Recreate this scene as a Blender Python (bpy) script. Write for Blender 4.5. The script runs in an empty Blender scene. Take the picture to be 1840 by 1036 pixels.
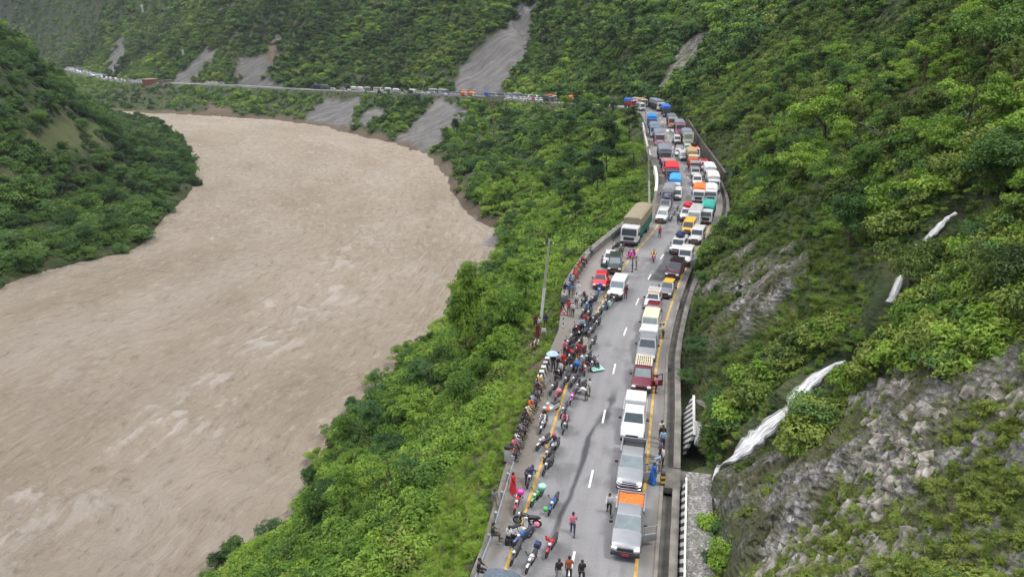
import bpy, bmesh, math, random
import numpy as np
from mathutils import Vector, Matrix
R = math.radians
random.seed(7); rng = np.random.default_rng(7)
sc = bpy.context.scene
col = sc.collection
# ------------------------------------------------------------------ camera, sky, sun, exposure
CAMH = 30.0; TH = R(20.28); F = 1280.0
CT, ST = math.cos(TH), math.sin(TH)
cam = bpy.data.objects.new('camera', bpy.data.cameras.new('camera')); col.objects.link(cam)
cam.location = (0, 0, CAMH); cam.rotation_euler = (R(90) - TH, 0, 0)
cam.data.sensor_width = 36; cam.data.lens = 36 * F / 1840; cam.data.clip_start = 0.5; cam.data.clip_end = 6000
sc.camera = cam
world = bpy.data.worlds.new('World'); sc.world = world; world.use_nodes = True
wn = world.node_tree.nodes; wl = world.node_tree.links
sky = wn.new('ShaderNodeTexSky'); sky.sky_type = 'NISHITA'; sky.sun_disc = False
sky.sun_elevation = R(62); sky.sun_rotation = R(-60); sky.air_density = 1.0; sky.dust_density = 4.0; sky.ozone_density = 1.0
hs = wn.new('ShaderNodeHueSaturation'); hs.inputs['Saturation'].default_value = 0.7
wl.new(sky.outputs[0], hs.inputs['Color'])
wl.new(hs.outputs[0], wn['Background'].inputs[0]); wn['Background'].inputs[1].default_value = 0.13
sd = bpy.data.lights.new('sun', 'SUN'); sd.energy = 1.5; sd.angle = R(14); sd.color = (1, .96, .9)
sun = bpy.data.objects.new('sun', sd); col.objects.link(sun); sun.rotation_euler = (R(28), R(0), R(60))
sc.view_settings.view_transform = 'Standard'; sc.view_settings.look = 'None'
sc.view_settings.exposure = 1.05; sc.view_settings.gamma = 1
HAZE = 0.0001
# ------------------------------------------------------------------ helpers
def ray(px, py):
    u = (px - 920) / F; v = (py - 518) / F
    return u, CT - v * ST, -(ST + v * CT)          # world x, y, z per unit of depth
def at_z(px, py, z):
    a, b, c = ray(px, py); t = (z - CAMH) / c
    return a * t, b * t
def at_d(px, py, d):
    a, b, c = ray(px, py)
    return a * d, b * d, CAMH + c * d
RA, RB = -0.68, 0.017
def on_road(px, py):                               # near road plane
    a, b, c = ray(px, py); t = (RA - CAMH) / (c - RB * b)
    return a * t, b * t, CAMH + c * t
def hash2(ix, iy, seed):
    n = (ix.astype(np.int64) * 374761393 + iy.astype(np.int64) * 668265263 + seed * 1442695041) & 0x7fffffff
    n = ((n ^ (n >> 13)) * 1274126177) & 0x7fffffff
    n = ((n ^ (n >> 16)) * 1103515245) & 0x7fffffff
    return ((n >> 8) & 0xffff) / 65535.0
def vnoise(x, y, seed=0):
    x = np.asarray(x, float); y = np.asarray(y, float)
    ix = np.floor(x); iy = np.floor(y); fx = x - ix; fy = y - iy
    fx = fx * fx * fx * (fx * (fx * 6 - 15) + 10); fy = fy * fy * fy * (fy * (fy * 6 - 15) + 10)
    a = hash2(ix, iy, seed); b = hash2(ix + 1, iy, seed); c = hash2(ix, iy + 1, seed); d = hash2(ix + 1, iy + 1, seed)
    return (a + (b - a) * fx) * (1 - fy) + (c + (d - c) * fx) * fy
def fbm(x, y, sc_, oct_=4, seed=0, gain=.5):
    t = 0; a = 1; s = 0; f = 1 / sc_
    for o in range(oct_):
        t = t + a * (vnoise(x * f + 17.3 * o, y * f - 9.1 * o, seed + o) - .5); s += a; a *= gain; f *= 2.03
    return t / s * 2
def ridge(x, y, sc_, oct_=4, seed=0):
    t = 0; a = 1; s = 0; f = 1 / sc_
    for o in range(oct_):
        t = t + a * (1 - abs(2 * vnoise(x * f + 3.3 * o, y * f, seed + o) - 1)); s += a; a *= .5; f *= 2.07
    return t / s
def sstep(a, b, x):
    t = np.clip((x - a) / (b - a), 0, 1); return t * t * (3 - 2 * t)
def catmull(P, n=8):
    P = np.array(P, float); out = []
    Q = np.vstack([2 * P[0] - P[1], P, 2 * P[-1] - P[-2]])
    for i in range(1, len(Q) - 2):
        p = Q[i - 1:i + 3]; k = [0.0]
        for m in range(3): k.append(k[-1] + max(np.hypot(*(p[m + 1] - p[m])[:2]), .01) ** .5)
        for m in range(n):
            t = k[1] + (k[2] - k[1]) * m / n; L_ = lambda A, B, a, b: A * (b - t) / (b - a) + B * (t - a) / (b - a)
            a1 = L_(p[0], p[1], k[0], k[1]); a2 = L_(p[1], p[2], k[1], k[2]); a3 = L_(p[2], p[3], k[2], k[3])
            out.append(L_(L_(a1, a2, k[0], k[2]), L_(a2, a3, k[1], k[3]), k[1], k[2]))
    out.append(P[-1]); return np.array(out)
class Poly:                                        # a plan polyline with signed distance (+ to its right)
    def __init__(s, pts):
        s.p = np.array(pts, float)[:, :2]; s.full = np.array(pts, float)
        e = np.diff(s.p, axis=0); s.l = np.hypot(e[:, 0], e[:, 1]); s.e = e / s.l[:, None]
        s.s = np.concatenate([[0], np.cumsum(s.l)])
    def near(s, x, y):
        x = np.asarray(x, float).ravel(); y = np.asarray(y, float).ravel()
        D = np.full(x.shape, 1e18); S = np.zeros(x.shape); sg = np.zeros(x.shape)
        for i in range(len(s.l)):
            dx = x - s.p[i, 0]; dy = y - s.p[i, 1]
            t = np.clip(dx * s.e[i, 0] + dy * s.e[i, 1], 0, s.l[i])
            qx = dx - t * s.e[i, 0]; qy = dy - t * s.e[i, 1]; q = qx * qx + qy * qy
            g_ = dx * s.e[i, 1] - dy * s.e[i, 0]
            m = (q < D * (1 - 1e-7) - 1e-9) | ((q < D * (1 + 1e-6) + 1e-6) & (abs(g_) > abs(sg)))
            D[m] = np.minimum(q[m], D[m]); S[m] = s.s[i] + t[m]; sg[m] = g_[m]
        return np.sqrt(D) * np.where(sg >= 0, 1, -1), S
    def at(s, S, d=0.0):
        i = int(np.clip(np.searchsorted(s.s, S) - 1, 0, len(s.l) - 1)); t = S - s.s[i]
        q = s.full[i] + (s.full[i + 1] - s.full[i]) * (t / s.l[i])
        # smooth tangent
        def tg(k): k = max(0, min(len(s.l) - 1, k)); return s.e[k]
        w = t / s.l[i]; e = tg(i) * 1.0
        e = (tg(i - 1) + tg(i)) * (1 - w) + (tg(i) + tg(i + 1)) * w; e = e / np.hypot(*e)
        return q[0] + d * e[1], q[1] - d * e[0], (q[2] if len(q) > 2 else 0), math.atan2(e[1], e[0])
# road centre line
near_px = [(1024, 1030), (1036, 975), (1063, 855), (1093.5, 708), (1115, 620), (1146, 540), (1180, 475), (1224, 413),
           (1243, 365), (1240, 330), (1227, 300), (1213, 273), (1203, 250), (1192, 222)]
rp = [on_road(*p) for p in near_px]
d0 = np.array(rp[0]) - np.array(rp[1]); d0 /= np.linalg.norm(d0)
rp = [tuple(np.array(rp[0]) + d0 * k) for k in (90, 45, 20)] + rp
far_px = [(1176, 201, 232), (1140, 193, 250), (1100, 189, 275), (1050, 187, 303), (960, 181, 350), (880, 175, 390), (780, 169.5, 430),
          (680, 165, 462), (600, 162, 490), (520, 159, 512), (450, 155, 530), (380, 151.5, 550), (300, 149, 580), (230, 147, 620), (180, 139, 700), (125, 126, 800), (60, 122, 900), (-80, 115, 1050)]
rp += [at_d(*p) for p in far_px]
road = Poly(catmull(rp, 7))
# river banks at water level
WZ = -30.0
RBANK = [(-75, -60), (-58, 20)] + [at_z(x, y, z) for x, y, z in
   [(352, 1030, -25), (440, 965, -25), (528, 925, -25), (545, 850, -26), (590, 785, -26), (660, 700, -26), (715, 640, -26), (800, 560, -27), (868, 478, -29), (890, 445, -30), (862, 436, -30),
    (895, 418, -30), (850, 395, -30), (822, 365, -30), (795, 310, -30), (768, 285, -30), (706, 259, -30), (622, 238, -30), (545, 222, -30), (440, 213, -30), (330, 206, -30), (270, 203, -30), (190, 199, -30), (60, 195, -30)]] + [(-700, 620)]
rbank = Poly(catmull(RBANK, 4))
LBANK = [(-160, -60), (-145, 60)] + [at_z(x, y, -30) for x, y in [(-120, 560), (0, 517), (130, 477), (235, 452), (290, 400), (345, 345), (352, 300), (338, 264), (318, 240), (296, 224), (268, 211), (200, 205), (60, 200)]] + [(-700, 560)]
lbank = Poly(catmull(LBANK, 4))
GX0, GX1, GY0, GY1, GS = -1100, 800, -80, 1500, 4.0
gx = np.arange(GX0, GX1 + GS, GS); gy = np.arange(GY0, GY1 + GS, GS)
GXX, GYY = np.meshgrid(gx, gy)
gd, gs_ = road.near(GXX, GYY); gb, _ = rbank.near(GXX, GYY); gl, _ = lbank.near(GXX, GYY)
gd = gd.reshape(GXX.shape); gs_ = gs_.reshape(GXX.shape); gb = gb.reshape(GXX.shape); gl = gl.reshape(GXX.shape)
def gsample(G, x, y):
    fx = np.clip((np.asarray(x, float) - GX0) / GS, 0, len(gx) - 1.001); fy = np.clip((np.asarray(y, float) - GY0) / GS, 0, len(gy) - 1.001)
    ix = fx.astype(int); iy = fy.astype(int); fx = fx - ix; fy = fy - iy
    return (G[iy, ix] * (1 - fx) + G[iy, ix + 1] * fx) * (1 - fy) + (G[iy + 1, ix] * (1 - fx) + G[iy + 1, ix + 1] * fx) * fy
SZ = road.full[:, 2]
S855 = float(road.near([rp[5][0]], [rp[5][1]])[1][0])
def s_of(px, py):                                   # along / across road of a pixel on the near road
    p = on_road(px, py); d, s = road.near([p[0]], [p[1]]); return float(s[0]), float(d[0])
# road cross-section (metres from the centre line) along s
_k = [(s_of(1036, 1010)[0], 5.4), (s_of(950, 850)[0], 6.0), (s_of(1020, 690)[0], 6.1), (s_of(1060, 600)[0], 6.4), (s_of(1090, 530)[0], 8.4), (s_of(1120, 470)[0], 9.0),
      (s_of(1150, 420)[0], 8.4), (s_of(1195, 370)[0], 6.4), (s_of(1190, 300)[0], 6.0)]
def wl_at(s): return np.interp(s, [a for a, b in _k], [b for a, b in _k])
SB = s_of(1170, 735)[0]; SC = s_of(1180, 640)[0]
_re = ([SB, SC, s_of(1230, 480)[0], s_of(1290, 370)[0]], [4.78, 4.5, 4.35, 4.9])
def right_edge(s): return np.interp(s, *_re)
def dr_at(s): return np.interp(s, [SB, SC, s_of(1230, 480)[0], s_of(1290, 370)[0]], [8.0, 5.9, 5.6, 6.6])    # where the hill begins
SEND = s_of(1192, 225)[0]
def terr(x, y, detail=True):
    x = np.asarray(x, float); y = np.asarray(y, float)
    d = gsample(gd, x, y); s = gsample(gs_, x, y); b = gsample(gb, x, y); l = -gsample(gl, x, y)
    rz = np.interp(s, road.s, SZ)
    W = wl_at(s)
    # river-side slope
    dl = np.maximum(-d - W, 0); t = np.clip(b / np.maximum(b + dl, .1), 0, 1)
    prof = np.where(t < .12, t * 1.5, .18 + (t - .12) * .9318) 
    h = WZ + (rz - .15 - WZ) * prof + fbm(x, y, 22, 4, 3) * 3.2 * np.sin(np.pi * t) 
    h = np.where(dl < 1e-6, rz - .15, h)
    # uphill
    du = np.maximum(d - dr_at(s), 0)
    far = sstep(150, 420, y)
    gul = ridge(x + .2 * y, y * .25 - x * .1, 46, 3, 11)
    up = du * (1.02 - .18 * far) * np.where(du > 0, 1, 0) + fbm(x, y, 30, 5, 21) * np.minimum(du, 30) * .22 + (gul - .6) * np.minimum(du, 90) * .32 * (.5 + far)
    up = up + 1.2 * sstep(0, 1.5, du)
    if detail: up = up + fbm(x, y, 3.2, 4, 33) * .55 * sstep(0, 4, du)
    hu = rz - .15 + up
    tr = sstep(4.2, 4.6, d) * (d < dr_at(s)) * (s < SEND)
    hu = np.where(d < dr_at(s), hu - 1.1 * tr, hu)
    h = np.where(d > 0, hu + sstep(5, 80, d) * sstep(850, 1500, np.hypot(x, y)) * 190 + sstep(5, 80, d) * fbm(x, y, 160, 3, 15) * 25 * sstep(700, 900, np.hypot(x, y)), h)
    # shoulder toward the ditch
    h = np.where(b < 0, np.maximum(WZ - 4, WZ + b * .5), h)
    # left bank
    fy = np.interp(y, [120, 220, 300, 360, 430, 520], [1.35, 1.4, 1.35, .95, .62, .34])
    L = np.maximum(l, 0)
    hl = np.where(L < 24, L * .22, 5.3 + (L - 24) * .95) * fy + fbm(x, y, 30, 4, 5) * np.minimum(L, 25) * .13 + np.minimum(L, 2) * .5
    h = np.where((l > 0) & (b < 0), WZ + hl, h)
    return h
def hit(px, py, d0=25.0, d1=1600.0):               # march a pixel's ray to the terrain
    a, b, c = ray(px, py); ts = d0 * (d1 / d0) ** np.linspace(0, 1, 1500)
    q = CAMH + c * ts - np.maximum(terr(a * ts, b * ts), WZ)
    i = np.argmax(q < 0)
    if q[i] >= 0: i = len(ts) - 1
    t0, t1 = ts[i - 1], ts[i]; f = q[i - 1] / (q[i - 1] - q[i] + 1e-9); t = t0 + (t1 - t0) * min(max(f, 0), 1)
    return a * t, b * t, CAMH + c * t, t
def hits(pts): return [hit(*p)[:2] for p in pts]
def in_poly(x, y, P):
    c = np.zeros(np.shape(x), bool); n = len(P)
    for i in range(n):
        x0, y0 = P[i]; x1, y1 = P[(i + 1) % n]
        if y0 == y1: continue
        c ^= ((y0 > y) != (y1 > y)) & (x < (x1 - x0) * (y - y0) / (y1 - y0) + x0)
    return c
def poly_d(x, y, P):                                # signed distance, + inside
    q = Poly(list(P) + [P[0]]); d, _ = q.near(x, y)
    return np.where(in_poly(np.ravel(x), np.ravel(y), P), abs(d), -abs(d)).reshape(np.shape(x))
# ------------------------------------------------------------------ materials
def nmat(name):
    m = bpy.data.materials.new(name); m.use_nodes = True
    nt = m.node_tree; return m, nt, nt.nodes, nt.links, nt.nodes['Principled BSDF']
_mc = {}
def pmat(name, c, rough=.5, metal=0.0, var=.12, scale=3.0, coat=0.0):
    """plain thing material with a little procedural unevenness"""
    k = (name, tuple(c))
    if k in _mc: return _mc[k]
    m, nt, N, L, B = nmat(name)
    tc = N.new('ShaderNodeTexCoord'); no = N.new('ShaderNodeTexNoise'); no.inputs['Scale'].default_value = scale; no.inputs['Detail'].default_value = 3
    L.new(tc.outputs['Object'], no.inputs['Vector'])
    mr = N.new('ShaderNodeMapRange'); mr.inputs[1].default_value = .3; mr.inputs[2].default_value = .7; mr.inputs[3].default_value = 1 - var; mr.inputs[4].default_value = 1 + var
    L.new(no.outputs[0], mr.inputs[0])
    mx = N.new('ShaderNodeVectorMath'); mx.operation = 'SCALE'; mx.inputs[0].default_value = c[:3]; L.new(mr.outputs[0], mx.inputs['Scale'])
    L.new(mx.outputs[0], B.inputs['Base Color']); B.inputs['Roughness'].default_value = rough; B.inputs['Metallic'].default_value = metal
    if coat: B.inputs['Coat Weight'].default_value = coat; B.inputs['Coat Roughness'].default_value = .08
    _mc[k] = m; return m
def ramp(N, stops):
    r = N.new('ShaderNodeValToRGB'); e = r.color_ramp.elements
    while len(e) > 1: e.remove(e[-1])
    e[0].position = stops[0][0]; e[0].color = (*stops[0][1], 1)
    for p, c in stops[1:]: q = e.new(p); q.color = (*c, 1)
    return r
def noise(N, L, vec, scale, detail=5, rough=.55, out=0):
    n = N.new('ShaderNodeTexNoise'); n.inputs['Scale'].default_value = scale; n.inputs['Detail'].default_value = detail; n.inputs['Roughness'].default_value = rough
    L.new(vec, n.inputs['Vector']); return n.outputs[out]
def mixc(N, L, f, a, b, mode='MIX'):
    m = N.new('ShaderNodeMix'); m.data_type = 'RGBA'; m.blend_type = mode
    for i, v in ((0, f), (6, a), (7, b)):
        if isinstance(v, (int, float)): m.inputs[i].default_value = v
        elif isinstance(v, tuple): m.inputs[i].default_value = (*v[:3], 1)
        else: L.new(v, m.inputs[i])
    return m.outputs[2]
def mapr(N, L, v, a, b, c, d):
    m = N.new('ShaderNodeMapRange'); L.new(v, m.inputs[0])
    for i, q in enumerate((a, b, c, d)): m.inputs[i + 1].default_value = q
    return m.outputs[0]
def attr(N, name, typ='GEOMETRY'):
    a = N.new('ShaderNodeAttribute'); a.attribute_name = name; a.attribute_type = typ; return a
def bump(N, L, B, h, s, d):
    b = N.new('ShaderNodeBump'); b.inputs['Strength'].default_value = s; b.inputs['Distance'].default_value = d; L.new(h, b.inputs['Height']); L.new(b.outputs[0], B.inputs['Normal'])

def ground_mat():
    m, nt, N, L, B = nmat('hill_ground'); tc = N.new('ShaderNodeNewGeometry'); P = tc.outputs['Position']
    n1 = noise(N, L, P, .35, 6, .6); n2 = noise(N, L, P, 2.5, 5, .65); n3 = noise(N, L, P, .06, 3)
    g = ramp(N, [(.3, (.016, .026, .009)), (.5, (.035, .055, .015)), (.66, (.085, .085, .03)), (.8, (.11, .09, .05))]); L.new(n1, g.inputs[0])
    # rock: tilted strata
    mp = N.new('ShaderNodeMapping'); mp.inputs['Rotation'].default_value = (.5, .75, .35); mp.inputs['Scale'].default_value = (.5, 1.3, 3.2); L.new(P, mp.inputs[0])
    vo = N.new('ShaderNodeTexVoronoi'); vo.feature = 'F1'; vo.inputs['Scale'].default_value = 1.1; L.new(mp.outputs[0], vo.inputs[0])
    vd = N.new('ShaderNodeTexVoronoi'); vd.feature = 'DISTANCE_TO_EDGE'; vd.inputs['Scale'].default_value = 1.1; L.new(mp.outputs[0], vd.inputs[0])
    rk = ramp(N, [(.28, (.032, .026, .019)), (.4, (.11, .095, .07)), (.52, (.20, .182, .15)), (.64, (.31, .295, .265)), (.8, (.42, .41, .385))]); L.new(n2, rk.inputs[0])
    vb = N.new('ShaderNodeRGBToBW'); L.new(vo.outputs['Color'], vb.inputs[0]); rk2 = mixc(N, L, .45, rk.outputs[0], vb.outputs[0], 'OVERLAY')
    hs = N.new('ShaderNodeHueSaturation'); hs.inputs['Saturation'].default_value = .35; L.new(rk2, hs.inputs['Color'])
    rk3 = mixc(N, L, mapr(N, L, vd.outputs[0], 0, .05, .75, 0), hs.outputs[0], (.05, .045, .035))
    moss = mixc(N, L, mapr(N, L, n1, .43, .55, 0, .9), rk3, mixc(N, L, n2, (.03, .04, .012), (.10, .10, .035)))
    # scree: fine fall-line streaks of grey gravel
    ms = N.new('ShaderNodeMapping'); ms.inputs['Rotation'].default_value = (0, 0, .45); ms.inputs['Scale'].default_value = (.10, .75, .05); L.new(P, ms.inputs[0])
    st = noise(N, L, ms.outputs[0], .55, 6, .65)
    so = ramp(N, [(.3, (.090, .084, .080)), (.5, (.145, .139, .134)), (.68, (.215, .21, .205)), (.8, (.11, .096, .078))]); L.new(st, so.inputs[0])
    sc_ = mixc(N, L, .5, so.outputs[0], ramp_out(N, L, n2, [(.35, (.5, .5, .5)), (.65, (1.3, 1.3, 1.3))]), 'MULTIPLY')
    sc_ = mixc(N, L, .25, so.outputs[0], sc_)
    c = mixc(N, L, attr(N, 'rock').outputs['Fac'], g.outputs[0], moss)
    c = mixc(N, L, attr(N, 'scree').outputs['Fac'], c, sc_)
    so2 = mixc(N, L, n2, (.085, .060, .038), (.17, .13, .09))
    c = mixc(N, L, attr(N, 'soil').outputs['Fac'], c, so2)
    gr = mixc(N, L, n1, (.06, .09, .024), (.14, .15, .05))
    c = mixc(N, L, attr(N, 'meadow').outputs['Fac'], c, gr)
    gv = mixc(N, L, n2, (.17, .155, .14), (.36, .34, .31))
    c = mixc(N, L, attr(N, 'gravel').outputs['Fac'], c, gv)
    L.new(c, B.inputs['Base Color']); B.inputs['Roughness'].default_value = .95
    ad = N.new('ShaderNodeMath'); ad.operation = 'MULTIPLY_ADD'; L.new(vo.outputs['Distance'], ad.inputs[0]); ad.inputs[1].default_value = 1.0; L.new(n2, ad.inputs[2])
    bump(N, L, B, ad.outputs[0], .9, .35)
    return m
def ramp_out(N, L, v, stops): r = ramp(N, stops); L.new(v, r.inputs[0]); return r.outputs[0]

def leaf_mat(name, dark, mid, light, trans=.25):
    m, nt, N, L, B = nmat(name)
    a = attr(N, 'tint', 'INSTANCER'); lf = attr(N, 'leaf')
    oi = N.new('ShaderNodeObjectInfo')
    geo = N.new('ShaderNodeNewGeometry')
    n = noise(N, L, geo.outputs['Position'], .45, 3)
    s = N.new('ShaderNodeMath'); s.operation = 'MULTIPLY_ADD'; L.new(n, s.inputs[0]); s.inputs[1].default_value = .7; 
    l2 = N.new('ShaderNodeMath'); l2.operation = 'MULTIPLY_ADD'; L.new(lf.outputs['Fac'], l2.inputs[0]); l2.inputs[1].default_value = .38; l2.inputs[2].default_value = -.52
    L.new(l2.outputs[0], s.inputs[2])
    t = N.new('ShaderNodeMath'); t.operation = 'ADD'; L.new(s.outputs[0], t.inputs[0])
    # instanced cover carries its own tint; a tree object uses its random number
    mx = N.new('ShaderNodeMath'); mx.operation = 'MAXIMUM'
    L.new(a.outputs['Fac'], mx.inputs[0]); r2 = N.new('ShaderNodeMath'); r2.operation = 'MULTIPLY'; L.new(oi.outputs['Alpha'], r2.inputs[0]); r2.inputs[1].default_value = 1
    sel = N.new('ShaderNodeMath'); sel.operation = 'MULTIPLY_ADD'; L.new(oi.outputs['Random'], sel.inputs[0]); sel.inputs[1].default_value = .22; L.new(a.outputs['Fac'], sel.inputs[2])
    L.new(sel.outputs[0], t.inputs[1])
    r = ramp(N, [(.1, dark), (.42, mid), (.82, light)]); L.new(t.outputs[0], r.inputs[0])
    L.new(r.outputs[0], B.inputs['Base Color']); B.inputs['Roughness'].default_value = .62; B.inputs['Specular IOR Level'].default_value = .3
    tr = N.new('ShaderNodeBsdfTranslucent'); L.new(mixc(N, L, 1.0, r.outputs[0], (1.25, 1.3, .6), 'MULTIPLY'), tr.inputs[0])
    ms = N.new('ShaderNodeMixShader'); ms.inputs[0].default_value = trans
    L.new(B.outputs[0], ms.inputs[1]); L.new(tr.outputs[0], ms.inputs[2]); L.new(ms.outputs[0], N['Material Output'].inputs[0])
    return m
# ------------------------------------------------------------------ masks in plan
ROCKS = [hits(p) for p in (
  [(1275, 870), (1400, 815), (1480, 850), (1560, 795), (1640, 780), (1740, 820), (1840, 840), (1840, 1036), (1370, 1036), (1320, 960)],
  [(1715, 765), (1690, 705), (1770, 640), (1840, 580), (1840, 790)],
  [(1300, 520), (1330, 460), (1400, 450), (1420, 500), (1390, 560), (1320, 590), (1275, 610), (1290, 560)],
  [(1470, 745), (1560, 690), (1650, 660), (1720, 760), (1640, 800), (1500, 800)],
  [(1255, 500), (1290, 470), (1305, 500), (1272, 528)],
  [(1170, 165), (1195, 120), (1215, 90), (1262, 55), (1285, 62), (1270, 100), (1225, 140), (1190, 170)])]
SCREES = [hits(p) for p in (
  [(925, 12), (962, 10), (950, 70), (930, 130), (908, 176), (812, 170), (828, 120), (868, 75), (905, 40)],
  [(792, 178), (852, 181), (805, 238), (765, 282), (703, 255), (735, 222)],
  [(598, 172), (655, 176), (640, 215), (628, 240), (540, 222), (568, 192)],
  [(330, 152), (322, 130), (368, 90), (392, 84), (368, 120), (350, 152)],
  [(415, 154), (422, 110), (440, 95), (478, 98), (494, 66), (500, 95), (482, 128), (505, 158)],
  [(193, 130), (198, 78), (228, 58), (232, 90), (205, 128)],
  [(640, 222), (650, 200), (688, 196), (668, 228)])]
SOILS = [hits(p) for p in (
  [(365, 204), (378, 186), (410, 196), (425, 212)],
  [(1090, 180), (1150, 160), (1175, 175), (1160, 190), (1100, 186)], [(475, 100), (494, 66), (500, 95), (486, 120)],
  [(950, 590), (975, 600), (990, 650), (965, 665)])]
MEADOW = [hits(p) for p in ([(20, 262), (70, 235), (180, 225), (195, 258), (180, 280), (60, 285)], [(0, 330), (60, 300), (70, 330), (0, 350)])]
GRAVEL = [hits(p) for p in ([(845, 392), (900, 410), (895, 440), (838, 448)],)]
def mask(x, y, polys, soft, nz=2.0, sc_=6.0):
    m = np.zeros(np.shape(x))
    for P in polys:
        A = np.array(P); pad = 12
        k = (x > A[:, 0].min() - pad) & (x < A[:, 0].max() + pad) & (y > A[:, 1].min() - pad) & (y < A[:, 1].max() + pad)
        if not k.any(): continue
        d = poly_d(x[k], y[k], P) + fbm(x[k], y[k], sc_, 4, 71) * nz
        m[k] = np.maximum(m[k], sstep(-soft, soft, d))
    return m
def masks(x, y):
    r = mask(x, y, ROCKS, 1.2, 3.8, 5.0); s = np.maximum(mask(x, y, SCREES[:3] + SCREES[6:], 1.3, 7.0, 16.0), .85 * mask(x, y, SCREES[3:6], 3, 12.0, 16.0))
    so = mask(x, y, SOILS, 1.5); me = mask(x, y, MEADOW, 2.0); gv = mask(x, y, GRAVEL, 1.0)
    b = gsample(gb, x, y); d = gsample(gd, x, y)
    so = np.maximum(so, (sstep(4.5, 2.5, b + 2 * fbm(x, y, 9, 3, 61)) * sstep(-1, 0, b) * (y > 100)) * .9)
    # narrow erosion gully streaks on the uphill slope
    return r, s, so, me, gv
WF = [([(1520, 645), (1490, 662), (1455, 690), (1425, 730), (1385, 762), (1350, 795), (1318, 820), (1298, 838), (1282, 858)], 1.15),
      ([(1718, 378), (1695, 400), (1668, 428), (1645, 452)], .5), ([(1628, 475), (1612, 515), (1598, 552)], .42)]
_tr = terr; terr = lambda x, y, detail=False: _tr(x, y, False)
STREAMS = []
for pts, wd in WF:
    C_ = catmull([(*p, 0) for p in hits(pts)], 6); z_ = terr(C_[:, 0], C_[:, 1]); n_ = len(z_); z_ = np.array([z_[max(0, i - 4):i + 5].mean() for i in range(n_)]); C_[:, 2] = np.minimum.accumulate(z_) if z_[0] > z_[-1] else z_
    STREAMS.append(([tuple(c) for c in C_], wd))
terr = _tr
# ------------------------------------------------------------------ terrain: one sheet
NA = 800; RAT = 1.0036
ang = np.radians(np.linspace(-58, 60, NA)); nr = int(math.log(1500 / 17) / math.log(RAT)); rr = 17 * RAT ** np.arange(nr)
AA, RRR = np.meshgrid(ang, rr); X = (RRR * np.sin(AA)).ravel(); Y = (RRR * np.cos(AA)).ravel()
MR, MS, MSO, MME, MGV = masks(X, Y)
Z = terr(X, Y)
nearf = np.clip(260 - np.hypot(X, Y), 0, 100) / 100
# ledges and blocks of the bedding planes
ca, sa = math.cos(.55), math.sin(.55); U = X * ca + Y * sa; V = -X * sa + Y * ca
def blocks(U, V, su, sv, seed):
    row = np.floor(V / sv + fbm(U, V, 9, 2, seed) * .8); off = hash2(row, row * 0, seed) * su
    cel = np.floor((U + off) / su); return hash2(cel, row, seed + 1)
blk = blocks(U, V, 1.7, .7, 5) * .7 + blocks(U, V, .7, .35, 9) * .3
big = sstep(.0, .5, fbm(U * .5, V, 7, 3, 55))
strat = U * .55 + V * .2 + Z * 1.1; lay = np.abs(((strat / .55 + fbm(X, Y, 4, 3, 21) * 1.2) % 1) - .5)
Z = Z + MR * nearf * ((blk - .4) * (.35 + 1.5 * big) + big * 1.1 + lay * .35 + fbm(X, Y, 1.1, 3, 27) * .3)
Z = Z - MS * (1.8 * ridge(X, Y, 20, 5, 8) + 1.3 * ridge(X * 1.3, Y * .6, 6, 3, 28) - 1)
for S_, wd in STREAMS:
    kk = np.abs(X - np.mean([p[0] for p in S_])) < 25; kk &= np.abs(Y - np.mean([p[1] for p in S_])) < 30
    dd, ss_ = Poly(S_).near(X[kk], Y[kk]); f = sstep(wd + 1.6, wd + .2, abs(dd)); Z[kk] = Z[kk] * (1 - f) + (np.interp(ss_, Poly(S_).s, [p[2] for p in S_]) - .35) * f
dR = gsample(gd, X, Y); sR = gsample(gs_, X, Y)
GN_, GP = [], []
V3 = np.stack([X, Y, Z], 1)
def grid_mesh(name, V3, nr, na, attrs=None):
    me = bpy.data.meshes.new(name); n = len(V3); i = np.arange((nr - 1) * (na - 1)); r = i // (na - 1); c = i % (na - 1)
    q = np.stack([r * na + c, r * na + c + 1, (r + 1) * na + c + 1, (r + 1) * na + c], 1).astype(np.int32)
    me.vertices.add(n); me.vertices.foreach_set('co', V3.astype(np.float32).ravel())
    me.loops.add(len(q) * 4); me.loops.foreach_set('vertex_index', q[:, ::-1].ravel())
    me.polygons.add(len(q)); me.polygons.foreach_set('loop_start', np.arange(0, len(q) * 4, 4, dtype=np.int32))
    me.update(calc_edges=True)
    for k, v in (attrs or {}).items():
        a = me.attributes.new(k, 'FLOAT', 'POINT'); a.data.foreach_set('value', np.asarray(v, np.float32).ravel())
    me.shade_smooth(); return me
def link(name, me, mat=None, parent=None):
    o = bpy.data.objects.new(name, me); col.objects.link(o)
    if parent is not None: o.parent = parent
    if mat is not None:
        if not me.materials: me.materials.append(None)
        o.material_slots[0].link = 'OBJECT'; o.material_slots[0].material = mat
    return o
def tag(o, label=None, cat=None, group=None, kind=None):
    if label: o['label'] = label
    if cat: o['category'] = cat
    if group: o['group'] = group
    if kind: o['kind'] = kind
    return o
g = link('ground', grid_mesh('ground', V3, nr, NA, dict(rock=MR, scree=MS, soil=MSO, meadow=MME, gravel=MGV)), ground_mat()); tag(g, kind='structure')
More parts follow.
